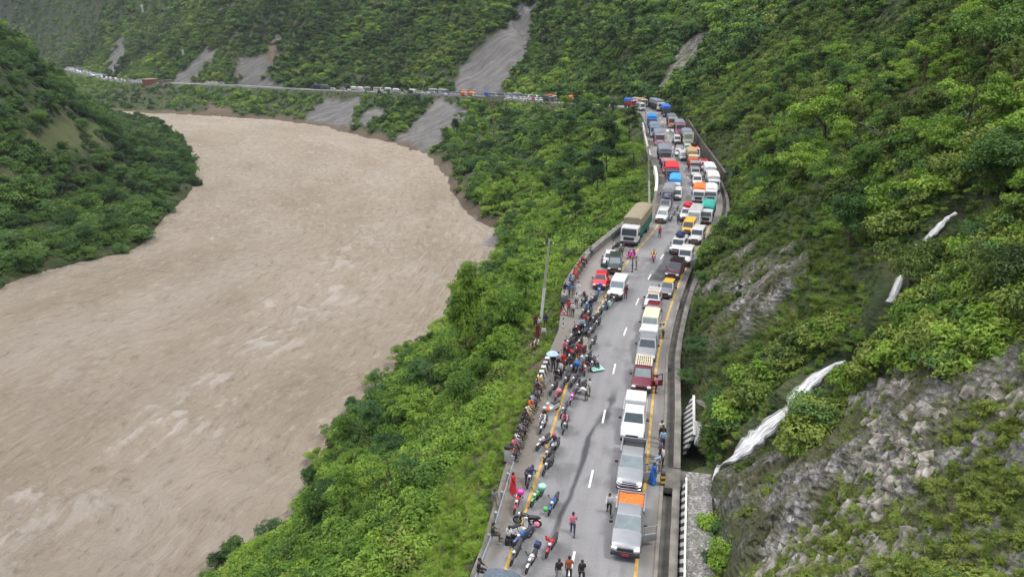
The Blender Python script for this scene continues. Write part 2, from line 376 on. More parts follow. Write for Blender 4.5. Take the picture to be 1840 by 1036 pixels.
# ------------------------------------------------------------------ river
cl = Poly(catmull([(-110, -60), (-100, 40)] + [(-78, 120), (-62, 180), (-64, 250), (-80, 320), (-118, 385), (-170, 440), (-240, 490), (-330, 530), (-700, 590)], 6))
NA2 = 620; a2 = np.radians(np.linspace(-60, 12, NA2)); n2 = int(math.log(950 / 50) / math.log(1.0034)); r2 = 50 * 1.0034 ** np.arange(n2)
A2, R2 = np.meshgrid(a2, r2); X2 = (R2 * np.sin(A2)).ravel(); Y2 = (R2 * np.cos(A2)).ravel()
cd, cs = cl.near(X2, Y2)
wx = cs + fbm(X2, Y2, 25, 3, 2) * 5; wy = cd + fbm(X2, Y2, 30, 3, 4) * 4
rough = sstep(-30, 25, cd + fbm(X2, Y2, 40, 3, 9) * 35)            # the outer side of the bend runs rougher
w = (ridge(wx * .45, wy, 5.5, 4, 40) - .55) * (.35 + .75 * rough) + (ridge(wx * .6, wy, 2.2, 3, 47) - .55) * .5 + fbm(wx * .4, wy, 14, 3, 44) * .5 + (ridge(wx * .55, wy, 9, 3, 49) - .55) * .5
band = np.exp(-((cd - 24 + fbm(X2, Y2, 50, 2, 12) * 12) / 9) ** 2) * sstep(230, 150, Y2)
w = w + band * (ridge(wx * .35, wy, 4.2, 4, 60) - .5) * 1.5
foam = np.clip(sstep(.42, .85, w + fbm(wx * .6, wy, 1.6, 3, 66) * .7) * (.25 + .45 * band), 0, 1)
V2 = np.stack([X2, Y2, WZ + w * 1.1], 1)
def water_mat():
    m, nt, N, L, B = nmat('river_water')
    f = N.new('ShaderNodeCombineXYZ'); L.new(attr(N, 'fs').outputs['Fac'], f.inputs[0]); L.new(attr(N, 'fd').outputs['Fac'], f.inputs[1])
    mp = N.new('ShaderNodeMapping'); mp.inputs['Scale'].default_value = (.42, 1, 1); L.new(f.outputs[0], mp.inputs[0]); P = mp.outputs[0]
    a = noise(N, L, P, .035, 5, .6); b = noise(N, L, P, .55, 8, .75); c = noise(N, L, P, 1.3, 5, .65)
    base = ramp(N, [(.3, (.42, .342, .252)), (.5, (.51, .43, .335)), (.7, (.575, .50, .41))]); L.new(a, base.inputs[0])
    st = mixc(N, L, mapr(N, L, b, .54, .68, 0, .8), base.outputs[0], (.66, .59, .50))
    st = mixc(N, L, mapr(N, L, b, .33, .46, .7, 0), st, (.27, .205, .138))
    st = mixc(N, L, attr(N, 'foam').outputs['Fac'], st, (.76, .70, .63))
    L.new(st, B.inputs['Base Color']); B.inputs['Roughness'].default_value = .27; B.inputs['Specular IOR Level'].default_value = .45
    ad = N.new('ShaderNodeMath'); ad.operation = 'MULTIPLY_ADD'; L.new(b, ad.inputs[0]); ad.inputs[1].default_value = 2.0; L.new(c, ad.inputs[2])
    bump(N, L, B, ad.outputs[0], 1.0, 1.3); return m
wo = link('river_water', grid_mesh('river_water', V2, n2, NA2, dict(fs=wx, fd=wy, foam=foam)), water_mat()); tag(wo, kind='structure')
# ------------------------------------------------------------------ foliage prototypes
def quads_mesh(name, V, attrs=None, k=4):
    me = bpy.data.meshes.new(name); n = len(V); nf = n // k
    me.vertices.add(n); me.vertices.foreach_set('co', V.astype(np.float32).ravel())
    me.loops.add(n); me.loops.foreach_set('vertex_index', np.arange(n, dtype=np.int32))
    me.polygons.add(nf); me.polygons.foreach_set('loop_start', np.arange(0, n, k, dtype=np.int32)); me.update(calc_edges=True)
    for kk, v in (attrs or {}).items():
        a = me.attributes.new(kk, 'FLOAT', 'POINT'); a.data.foreach_set('value', np.asarray(v, np.float32))
    return me
def unit(v): return v / (np.linalg.norm(v, axis=-1, keepdims=True) + 1e-9)
def leaf_quads(C, Nn, size, rg, ratio=.5, droop=.25):
    n = len(C); t = unit(np.cross(Nn, rg.normal(size=(n, 3)))); s = unit(np.cross(Nn, t)); L_ = (size * rg.uniform(.6, 1.3, n))[:, None]
    d = np.zeros((n, 3)); d[:, 2] = -droop
    V = np.stack([C - t * L_ * .5, C + s * L_ * ratio * .5, C + t * L_ * .5 + d * L_, C - s * L_ * ratio * .5], 1)
    return V.reshape(-1, 3), np.repeat(rg.random(n), 4)
def lobes_pts(rg, nl, n, flat=.7, spread=.62, lr=(.28, .5), low=.0):
    cs_, rs = [], []
    for i in range(nl):
        a = rg.uniform(0, 6.28); q = spread * math.sqrt(rg.random()); h = rg.uniform(.15, 1) * (1 - .55 * q) * flat * 1.25 + low
        cs_.append((q * math.cos(a), q * math.sin(a), h)); rs.append(rg.uniform(*lr))
    cs_ = np.array(cs_); rs = np.array(rs); pr = rs ** 2 / (rs ** 2).sum(); k = rg.choice(nl, n, p=pr)
    dv = unit(rg.normal(size=(n, 3))); dv[:, 2] = np.where(dv[:, 2] < -.25, -dv[:, 2] * .6, dv[:, 2]); dv = unit(dv)
    rad = rs[k] * (1 - .38 * rg.random(n) ** 1.6) * (1 + .22 * np.sin(7 * dv[:, 0] + k) * np.cos(6 * dv[:, 1] + 2 * k))
    C = cs_[k] + dv * rad[:, None] * np.array([1, 1, .75])
    Nn = unit(dv * .65 + np.array([0, 0, .55]) + rg.normal(size=(n, 3)) * .42)
    return C, Nn, k
def spray_pts(rg, nb, per, reach=1.0, up=.5):
    """arching leafy stems"""
    C, Nn = [], []
    for b in range(nb):
        a = rg.uniform(0, 6.28); l = rg.uniform(.5, 1) * reach; e = rg.uniform(.35, 1.35) * up + .15
        for j in range(per):
            t = (j + rg.random()) / per; x = l * t; z = e * 2.2 * t - 1.15 * e * t * t * 1.1
            jit = rg.normal(size=3) * .05
            C.append((x * math.cos(a) + jit[0], x * math.sin(a) + jit[1], z * .8 + jit[2])); Nn.append((.35 * math.cos(a) * t, .35 * math.sin(a) * t, 1))
    return np.array(C), unit(np.array(Nn) + rg.normal(size=(len(C), 3)) * .3)
def grass_mesh(name, rg, nb=130, seg=3):
    V, A = [], []
    for b in range(nb):
        a = rg.uniform(0, 6.28); q = .35 * math.sqrt(rg.random()); bx, by = q * math.cos(rg.uniform(0, 6.28)), q * math.sin(rg.uniform(0, 6.28))
        l = rg.uniform(.5, 1.1); out = rg.uniform(.15, .9); w = rg.uniform(.014, .03); tv = rg.random()
        px, py = -math.sin(a) * w, math.cos(a) * w; prev = (bx, by, 0.0)
        for j in range(seg):
            t = (j + 1) / seg; z = l * (t - .45 * out * t * t); r = out * l * t * t * .9; nx = (bx + r * math.cos(a), by + r * math.sin(a), z); k0 = 1 - j / seg; k1 = 1 - (j + 1) / seg + .05
            V += [(prev[0] - px * k0, prev[1] - py * k0, prev[2]), (prev[0] + px * k0, prev[1] + py * k0, prev[2]), (nx[0] + px * k1, nx[1] + py * k1, nx[2]), (nx[0] - px * k1, nx[1] - py * k1, nx[2])]
            A += [tv] * 4; prev = nx
    return quads_mesh(name, np.array(V), dict(leaf=A))
def clump_mesh(name, seed, kind, n, size, **kw):
    rg = np.random.default_rng(seed)
    if kind == 'spray':
        C, Nn = spray_pts(rg, kw.get('nb', 40), n // kw.get('nb', 40), 1.0, kw.get('up', .6)); V, A = leaf_quads(C, Nn, size, rg, kw.get('ratio', .4))
    else:
        C, Nn, k = lobes_pts(rg, kw.get('nl', 8), n, kw.get('flat', .7), kw.get('spread', .62), kw.get('lr', (.28, .5)), kw.get('low', 0)); V, A = leaf_quads(C, Nn, size, rg, kw.get('ratio', .55))
        A = A * .6 + .4 * np.repeat(np.random.default_rng(seed + 5).random(50)[k % 50], 4)
    return quads_mesh(name, V, dict(leaf=A))
LM = dict(
  bright=leaf_mat('leaf_bright', (.028, .068, .010), (.098, .195, .022), (.235, .36, .045)),
  olive=leaf_mat('leaf_olive', (.024, .046, .011), (.088, .142, .025), (.21, .27, .052)),
  deep=leaf_mat('leaf_deep', (.013, .035, .010), (.046, .112, .020), (.12, .215, .040)),
  blue=leaf_mat('leaf_bluish', (.018, .05, .018), (.055, .13, .038), (.12, .22, .062)))
P = {}
def proto(key, me, mat):
    o = bpy.data.objects.new('source_' + key, me); me.materials.append(LM[mat]); P[key] = o
for i in range(4):
    proto(f'bush{i}', clump_mesh('bush', 10 + i, 'lobe', 1500, .15, nl=7 + i), 'bright')
    proto(f'obush{i}', clump_mesh('bush', 20 + i, 'lobe' if i % 2 else 'spray', 1200, .15, nl=6 + i, nb=55), 'olive')
    proto(f'crown{i}', clump_mesh('crown', 30 + i, 'lobe', 3200, .085, nl=13 + 2 * i, flat=.75, lr=(.2, .38), spread=.7), ['bright', 'deep', 'blue', 'bright'][i])
    proto(f'dcrown{i}', clump_mesh('crown', 40 + i, 'lobe', 2200, .10, nl=12 + 2 * i, flat=.8, lr=(.2, .4), spread=.66), ['deep', 'deep', 'blue', 'deep'][i])
    proto(f'fcrown{i}', clump_mesh('crown', 50 + i, 'lobe', 800, .17, nl=9 + i, flat=.9, lr=(.24, .42), spread=.6), ['deep', 'bright', 'deep', 'blue'][i])
for i in range(3):
    proto(f'grass{i}', grass_mesh('grass', np.random.default_rng(60 + i)), 'olive'); proto(f'fern{i}', clump_mesh('fern', 70 + i, 'spray', 700, .13, nb=34, ratio=.3, up=.7), ['olive', 'bright', 'olive'][i])
    proto(f'bgrass{i}', grass_mesh('grass', np.random.default_rng(64 + i), 150), 'bright')
def scatter(name, x, y, z, scale, keys, tint, label, tilt=.15, idx=None):
    """one object of uncountable cover: points carrying scale / rot / tint, instanced by geometry nodes"""
    n = len(x); me = bpy.data.meshes.new(name); me.vertices.add(n); me.vertices.foreach_set('co', np.stack([x, y, z], 1).astype(np.float32).ravel())
    rg = np.random.default_rng(n)
    rot = np.stack([rg.normal(size=n) * tilt, rg.normal(size=n) * tilt, rg.uniform(0, 6.28, n)], 1)
    if idx is None: idx = rg.integers(0, len(keys), n)
    sc3 = np.stack([scale * rg.uniform(.85, 1.15, n), scale * rg.uniform(.85, 1.15, n), scale * rg.uniform(.75, 1.2, n)], 1)
    for k, t, v in (('iscale', 'FLOAT_VECTOR', sc3), ('irot', 'FLOAT_VECTOR', rot)):
        a = me.attributes.new(k, t, 'POINT'); a.data.foreach_set('vector', v.astype(np.float32).ravel())
    a = me.attributes.new('tint', 'FLOAT', 'POINT'); a.data.foreach_set('value', np.asarray(tint, np.float32))
    a = me.attributes.new('pick', 'INT', 'POINT'); a.data.foreach_set('value', np.asarray(idx, np.int32))
    o = bpy.data.objects.new(name, me); col.objects.link(o); tag(o, label, kind='stuff')
    cc = bpy.data.collections.new(name + '_kinds')
    for i, k in enumerate(keys): cc.objects.link(P[k]) if P[k].name not in cc.objects else None
    names = sorted(P[k].name for k in keys); remap = {i: names.index(P[k].name) for i, k in enumerate(keys)}
    a.data.foreach_set('value', np.array([remap[int(i)] for i in idx], np.int32))
    ng = bpy.data.node_groups.new(name, 'GeometryNodeTree')
    ng.interface.new_socket('Geometry', in_out='INPUT', socket_type='NodeSocketGeometry'); ng.interface.new_socket('Geometry', in_out='OUTPUT', socket_type='NodeSocketGeometry')
    N = ng.nodes; L = ng.links; gi = N.new('NodeGroupInput'); go = N.new('NodeGroupOutput'); ip = N.new('GeometryNodeInstanceOnPoints'); ci = N.new('GeometryNodeCollectionInfo')
    ci.inputs['Collection'].default_value = cc; ci.inputs['Separate Children'].default_value = True; ci.inputs['Reset Children'].default_value = True
    L.new(gi.outputs[0], ip.inputs['Points']); L.new(ci.outputs[0], ip.inputs['Instance']); ip.inputs['Pick Instance'].default_value = True
    def na(nm, dt):
        q = N.new('GeometryNodeInputNamedAttribute'); q.data_type = dt; q.inputs[0].default_value = nm; return [s for s in q.outputs if s.enabled][0]
    L.new(na('pick', 'INT'), ip.inputs['Instance Index']); L.new(na('iscale', 'FLOAT_VECTOR'), ip.inputs['Scale'])
    er = N.new('FunctionNodeEulerToRotation'); L.new(na('irot', 'FLOAT_VECTOR'), er.inputs[0]); L.new(er.outputs[0], ip.inputs['Rotation'])
    L.new(ip.outputs[0], go.inputs[0])
    md = o.modifiers.new('cover', 'NODES'); md.node_group = ng
    return o
def sample(x0, x1, y0, y1, n, seed):
    rg = np.random.default_rng(seed); x = rg.uniform(x0, x1, n); y = rg.uniform(y0, y1, n)
    u = x / np.maximum(y, 1); k = (y > 12) & (abs(u) < 1.05); return x[k], y[k], rg
def polar(n, r0, r1, a0, a1, seed, p=1.0):
    """density falling with distance: r uniform in log-ish space"""
    rg = np.random.default_rng(seed); t = rg.random(n); r = (r0 ** (2 - p) + t * (r1 ** (2 - p) - r0 ** (2 - p))) ** (1 / (2 - p)) if p != 2 else r0 * (r1 / r0) ** t
    a = np.radians(rg.uniform(a0, a1, n)); return r * np.sin(a), r * np.cos(a), rg
def geo(x, y):
    return dict(d=gsample(gd, x, y), s=gsample(gs_, x, y), b=gsample(gb, x, y), l=-gsample(gl, x, y), m=masks(x, y), z=terr(x, y))
def clear_stream(x, y, w):
    k = np.ones(len(x), bool)
    for S_, wd in STREAMS:
        dd, _ = Poly(S_).near(x, y); k &= abs(dd) > wd + w
    return k
def tintf(x, y, rg, lo=.2, hi=.75, q=16): return np.clip(lo + (hi - lo) * (.5 + (.55 if q < 20 else .95) * fbm(x, y, q, 3, 91) + .22 * rg.normal(size=len(x))), .02, .95)
# individual trees are planted first; cover keeps out of their trunks only
# --- river-side slope (near)
x, y, rg = polar(22000, 28, 250, -50, 24, 101, 1.35); G = geo(x, y)
W_ = wl_at(G['s']); off = -G['d'] - W_
k = (G['b'] > .3) & (off > .9) & (G['m'][1] < .4) & (G['m'][4] < .5) & (G['m'][2] < .75)
x, y, off = x[k], y[k], off[k]; z = G['z'][k]; b = G['b'][k]
low = off < 5 + 3 * fbm(x, y, 12, 2, 7)
sc1 = np.where(low, rg.uniform(.3, .75, len(x)), rg.uniform(.9, 2.3, len(x)) ) * (1 + np.clip(y - 80, 0, 200) / 300)
idx = np.where(low, rg.integers(4, 10, len(x)), np.where(rg.random(len(x)) < .82, rg.integers(0, 4, len(x)), rg.integers(10, 14, len(x))))
KEYS = ['bush0', 'bush1', 'bush2', 'bush3', 'bgrass0', 'bgrass1', 'bgrass2', 'fern0', 'fern1', 'fern2', 'obush0', 'obush1', 'obush2', 'obush3']
scatter('riverside_undergrowth', x, y, z - .15 * sc1, sc1, KEYS, tintf(x, y, rg, .12, .74), 'dense bright green undergrowth covering the slope between road and river', idx=idx)
# --- cover right beside the wall and rail: grass
x, y, rg = polar(16000, 28, 200, -12, 24, 102, 1.3); G = geo(x, y); off = -G['d'] - wl_at(G['s'])
k = (off > .25) & (off < 8) & (G['m'][2] < .6) & (G['b'] > 2); x, y = x[k], y[k]
scatter('verge_grass', x, y, G['z'][k], rg.uniform(.3, .8, len(x)), ['bgrass0', 'bgrass1', 'bgrass2', 'fern1', 'fern0'], tintf(x, y, rg, .4, .95), 'long bright grass on the verge below the road', tilt=.3)
# --- uphill slope (near right)
x, y, rg = polar(42000, 24, 250, 6, 52, 103, 1.3); G = geo(x, y); du = G['d'] - dr_at(G['s'])
bare = np.maximum(G['m'][0], G['m'][1]); pn = fbm(x, y, 6, 3, 13)
k = (du > np.where(G['s'] > SC, -1.15, .1)) & (rg.random(len(x)) > bare * np.where(pn > -.1, .3, .88)) & clear_stream(x, y, .25); x, y, z, du, bare, s_ = x[k], y[k], G['z'][k], du[k], bare[k], G['s'][k]
big = fbm(x, y, 13, 3, 15) > .02
grassy = (fbm(x, y, 20, 3, 17) > .12) | (bare > .12)
sc1 = np.where(bare > .12, rg.uniform(.14, .42, len(x)), np.where(grassy, rg.uniform(.35, .9, len(x)), np.where(big, rg.uniform(.9, 2.0, len(x)), rg.uniform(.5, 1.1, len(x)))))
sc1 *= (1 + np.clip(y - 80, 0, 200) / 280) * np.clip(du * .5 + .5, .3, 1)
cs1 = clear_stream(x, y, 2.3); sc1 = np.where(cs1, sc1, np.minimum(sc1, .38)); ng_ = len(x); idx = np.where(grassy, rg.integers(4, 10, ng_), np.where(rg.random(ng_) < .55, rg.integers(0, 4, ng_), rg.integers(10, 14, ng_)))
KEYS2 = ['obush0', 'obush1', 'obush2', 'obush3', 'grass0', 'grass1', 'grass2', 'fern0', 'fern1', 'fern2', 'bush0', 'bush1', 'bush2', 'crown2']
scatter('hillside_undergrowth', x, y, z - .1 * sc1, sc1, KEYS2, tintf(x, y, rg, .04, .68), 'olive green bushes, ferns and grass covering the steep slope above the road', idx=idx)
x, y, rg = polar(60000, 24, 150, 8, 48, 133, 1.2); rm = mask(x, y, ROCKS[:5], 2.0, 3.0, 5.0); du = gsample(gd, x, y) - dr_at(gsample(gs_, x, y)); k = (rm > .2) & (du > .5) & clear_stream(x, y, .2) & (rg.random(len(x)) < sstep(-.25, .25, fbm(x, y, 3.2, 4, 23)) * .6)
x, y = x[k], y[k]; scatter('rock_face_grass', x, y, terr(x, y), rg.uniform(.22, .6, len(x)), ['grass0', 'grass1', 'grass2', 'fern0', 'obush0', 'obush1'], tintf(x, y, rg, .1, .75), 'grass, ferns and low weeds growing over the bedrock of the right slope', tilt=.3)
# --- far slopes
KEEP = [(287, 14), (310, 9)]
def forest(name, n, r0, r1, a0, a1, seed, keys, smin, smax, lo, hi, label, cond, p=1.0):
    x, y, rg = polar(n, r0, r1, a0, a1, seed, p); G = geo(x, y)
    bare = np.maximum(np.maximum(G['m'][0], G['m'][1]), np.maximum(G['m'][2], G['m'][4])); op = fbm(x, y, 42, 3, 57); k = cond(G, x, y) & (rg.random(len(x)) > bare * 1.0) & (bare < .8); thin = (op > .22) & (rg.random(len(x)) < .55)
    k &= ~((G['d'] < 0) & (G['d'] > -17) & (x > -297) & (x < -262) & (y > 590)) 
    x, y, z = x[k], y[k], G['z'][k]; sc1 = np.where(thin[k], .45, 1) * rg.uniform(smin, smax, len(x)) * (.8 + .5 * (fbm(x, y, 35, 3, 19) > 0)); sc1 = sc1 * (1 - .5 * (G['m'][3][k] > .4)); dk_ = G['d'][k]; sc1 = np.where((dk_ < 0) & (dk_ > -11), np.minimum(sc1, .9), sc1)
    scatter(name, x, y, z - .25 * sc1, sc1, keys, tintf(x, y, rg, lo, hi, 48), label)
forest('upland_forest', 170000, 235, 1500, -56, 30, 104, ['fcrown0', 'fcrown1', 'fcrown2', 'fcrown3', 'dcrown1', 'obush1'], 2.0, 4.4, .16, .84, 'dense forest covering the mountainside above the road',
       lambda G, x, y: (G['d'] > 6) & ((G['b'] > 0) | (y > 700)) & (G['d'] < 700))
forest('valley_side_forest', 32000, 225, 900, -56, 8, 105, ['fcrown0', 'fcrown1', 'fcrown2', 'fcrown3', 'bush1'], 1.5, 3.3, .2, .75, 'bushy cover on the bank between the distant road and the river',
       lambda G, x, y: (G['d'] < -5.5) & (G['b'] > .8), .9)
forest('left_bank_forest', 16000, 110, 700, -58, -8, 106, ['dcrown0', 'dcrown1', 'dcrown2', 'dcrown3', 'fcrown0'], 1.7, 4.2, .08, .64, 'dark green forest covering the hill on the far bank',
       lambda G, x, y: (G['l'] > 1.0) & (G['m'][3] < .5), 1.2)
# ------------------------------------------------------------------ mesh building helpers
class MB:
    """collects simple shapes into one mesh"""
    def __init__(s): s.bm = bmesh.new()
    def box(s, c, size, rz=0.0, rx=0.0, ry=0.0, taper=(1, 1), bev=0.0):
        vs = []
        M = Matrix.Translation(c) @ Matrix.Rotation(rz, 4, 'Z') @ Matrix.Rotation(rx, 4, 'X') @ Matrix.Rotation(ry, 4, 'Y')
        for z in (-.5, .5):
            tx, ty = taper if z > 0 else (1, 1)
            for x, y in ((-.5, -.5), (.5, -.5), (.5, .5), (-.5, .5)): vs.append(s.bm.verts.new(M @ Vector((x * size[0] * tx, y * size[1] * ty, z * size[2]))))
        f = [s.bm.faces.new([vs[i] for i in q]) for q in ((3, 2, 1, 0), (4, 5, 6, 7), (0, 1, 5, 4), (1, 2, 6, 5), (2, 3, 7, 6), (3, 0, 4, 7))]
        if bev: bmesh.ops.bevel(s.bm, geom=list({e for q in f for e in q.edges}), offset=bev, segments=2, affect='EDGES', profile=.6)
        return s
    def tube(s, pts, r, n=8, cap=True):
        pts = [Vector(p) for p in pts]; rs = r if isinstance(r, (list, tuple)) else [r] * len(pts); rings = []
        for i, p in enumerate(pts):
            t = (pts[min(i + 1, len(pts) - 1)] - pts[max(i - 1, 0)]).normalized()
            a = t.cross(Vector((0, 0, 1)) if abs(t.z) < .9 else Vector((0, 1, 0))).normalized(); b = t.cross(a)
            rings.append([s.bm.verts.new(p + (a * math.cos(k * 6.28318 / n) + b * math.sin(k * 6.28318 / n)) * rs[i]) for k in range(n)])
        for A, B in zip(rings, rings[1:]):
            for k in range(n): s.bm.faces.new((A[k], B[k], B[(k + 1) % n], A[(k + 1) % n]))
        if cap: s.bm.faces.new(rings[0]); s.bm.faces.new(rings[-1][::-1])
        return s
    def ring(s, c, R_, r, n=20, m=8, axis='X'):
        P_ = []
        for i in range(n):
            a = i * 6.28318 / n; row = []
            for j in range(m):
                b = j * 6.28318 / m; q = R_ + r * math.cos(b)
                v = (r * math.sin(b), q * math.cos(a), q * math.sin(a)) if axis == 'X' else (q * math.cos(a), q * math.sin(a), r * math.sin(b))
                row.append(s.bm.verts.new(Vector(c) + Vector(v)))
            P_.append(row)
        for i in range(n):
            for j in range(m): s.bm.faces.new((P_[i][j], P_[(i + 1) % n][j], P_[(i + 1) % n][(j + 1) % m], P_[i][(j + 1) % m]))
        return s
    def disc(s, c, R_, w, n=20): return s.tube([(c[0] - w / 2, c[1], c[2]), (c[0] + w / 2, c[1], c[2])], R_, n)
    def ell(s, c, r, n=14, m=9, zmin=-1.0):
        M = Matrix.Translation(c) @ Matrix.Diagonal((*r, 1)); rows = []
        for j in range(m + 1):
            ph = math.asin(max(zmin, -1)) + (math.pi / 2 - math.asin(max(zmin, -1))) * j / m
            rows.append([s.bm.verts.new(M @ Vector((math.cos(ph) * math.cos(i * 6.28318 / n), math.cos(ph) * math.sin(i * 6.28318 / n), math.sin(ph)))) for i in range(n)])
        for A, B in zip(rows, rows[1:]):
            for i in range(n): s.bm.faces.new((A[i], A[(i + 1) % n], B[(i + 1) % n], B[i]))
        s.bm.faces.new(rows[0][::-1]); return s
    def loft(s, secs, cap=True):
        rows = [[s.bm.verts.new(v) for v in sec] for sec in secs]; n = len(rows[0])
        for A, B in zip(rows, rows[1:]):
            for i in range(n): s.bm.faces.new((A[i], A[(i + 1) % n], B[(i + 1) % n], B[i]))
        if cap: s.bm.faces.new(rows[0][::-1]); s.bm.faces.new(rows[-1])
        return s
    def quad(s, pts, th=.012):
        """thin pane standing proud of the face it is laid on"""
        p = [Vector(q) for q in pts]; n = (p[1] - p[0]).cross(p[3] - p[0]).normalized() * th
        a = [s.bm.verts.new(q - n * .2) for q in p]; b = [s.bm.verts.new(q + n) for q in p]
        s.bm.faces.new(b); k = len(p)
        for i in range(k): s.bm.faces.new((a[i], a[(i + 1) % k], b[(i + 1) % k], b[i]))
        return s
    def mesh(s, name, smooth=True):
        bmesh.ops.remove_doubles(s.bm, verts=s.bm.verts, dist=1e-4); bmesh.ops.recalc_face_normals(s.bm, faces=s.bm.faces)
        me = bpy.data.meshes.new(name); s.bm.to_mesh(me); s.bm.free()
        if smooth: me.shade_smooth(); me.set_sharp_from_angle(angle=R(38))
        return me
    def build(s, name, mat, parent=None): return link(name, s.mesh(name), mat, parent)
def empty(name, loc, yaw=0.0, label=None, cat=None, group=None):
    o = bpy.data.objects.new(name, None); col.objects.link(o); o.location = loc; o.rotation_euler = (0, 0, yaw); o.empty_display_size = .3
    return tag(o, label, cat, group)
def dup(o, parent=None):
    c = o.copy(); col.objects.link(c)
    if parent is not None: c.parent = parent
    for ch in list(o.children): dup(ch, c)
    return c
# ------------------------------------------------------------------ road, markings, drain, walls
def strip(name, s0, s1, da, db, dz, mat, step=1.5, nd=2, thick=0.0, prof=None, kind='structure'):
    ss = np.arange(s0, s1 + step, step); ss[-1] = s1; V, Fc, SS, DD = [], [], [], []
    for s in ss:
        a = da(s) if callable(da) else da; b = db(s) if callable(db) else db
        for j in range(nd):
            d = a + (b - a) * j / (nd - 1); x, y, z, _ = road.at(s, d); V.append((x, y, z + dz)); SS.append(s); DD.append(d)
    for i in range(len(ss) - 1):
        for j in range(nd - 1): k = i * nd + j; Fc.append((k, k + 1, k + nd + 1, k + nd))
    me = bpy.data.meshes.new(name); me.from_pydata(V, [], Fc); me.shade_smooth()
    for k, v in (('rs', SS), ('rd', DD)):
        a = me.attributes.new(k, 'FLOAT', 'POINT'); a.data.foreach_set('value', np.array(v, np.float32))
    o = link(name, me, mat); tag(o, kind=kind); return o, np.array(SS), np.array(DD)
def bar(name, s0, s1, d, w, z0, z1, mat, step=2.0, top=None, parent=None, lean=0.0):
    """a wall / kerb following the road: box section of width w at offset d"""
    ss = np.append(np.arange(s0, s1, step), s1); M = MB(); secs = []
    for s in ss:
        dd = d(s) if callable(d) else d; sec = []
        for q, z in ((-w / 2, z0), (w / 2, z0), (w / 2 + lean, z1), (-w / 2 + lean, z1)):
            x, y, zz, _ = road.at(s, dd + q); sec.append((x, y, zz + z))
        secs.append(sec)
    M.loft(secs); me = M.mesh(name, False)
    a = me.attributes.new('rs', 'FLOAT', 'POINT'); co = np.array([v.co[:] for v in me.vertices]); a.data.foreach_set('value', road.near(co[:, 0], co[:, 1])[1].astype(np.float32))
    return link(name, me, mat, parent)
def asphalt_mat():
    m, nt, N, L, B = nmat('asphalt'); f = N.new('ShaderNodeCombineXYZ'); L.new(attr(N, 'rs').outputs['Fac'], f.inputs[0]); L.new(attr(N, 'rd').outputs['Fac'], f.inputs[1]); Pp = f.outputs[0]
    mp = N.new('ShaderNodeMapping'); mp.inputs['Scale'].default_value = (.06, 1.1, 1); L.new(Pp, mp.inputs[0])
    a = noise(N, L, mp.outputs[0], .9, 4, .6); b = noise(N, L, Pp, .35, 6, .7); c = noise(N, L, Pp, 9, 3, .8)
    r = ramp(N, [(.3, (.165, .165, .17)), (.5, (.205, .205, .21)), (.72, (.25, .25, .252))]); L.new(a, r.inputs[0])
    x = mixc(N, L, .3, r.outputs[0], ramp_out(N, L, b, [(.3, (.11, .11, .11)), (.7, (.27, .27, .27))]))
    x = mixc(N, L, .18, x, ramp_out(N, L, c, [(.3, (.05, .05, .05)), (.7, (.36, .36, .36))]))
    x = mixc(N, L, attr(N, 'dirt').outputs['Fac'], x, mixc(N, L, b, (.10, .088, .072), (.19, .17, .14)))
    x = mixc(N, L, attr(N, 'gravel').outputs['Fac'], x, mixc(N, L, c, (.12, .11, .10), (.34, .32, .30)))
    st = attr(N, 'stain').outputs['Fac']; x = mixc(N, L, st, x, (.055, .055, .058))
    L.new(x, B.inputs['Base Color']); L.new(mapr(N, L, st, 0, 1, .8, .42), B.inputs['Roughness']); bump(N, L, B, c, .3, .02); return m
SNEAR = s_of(1227, 300)[0]; S_END = road.s[-1]
asp = asphalt_mat()
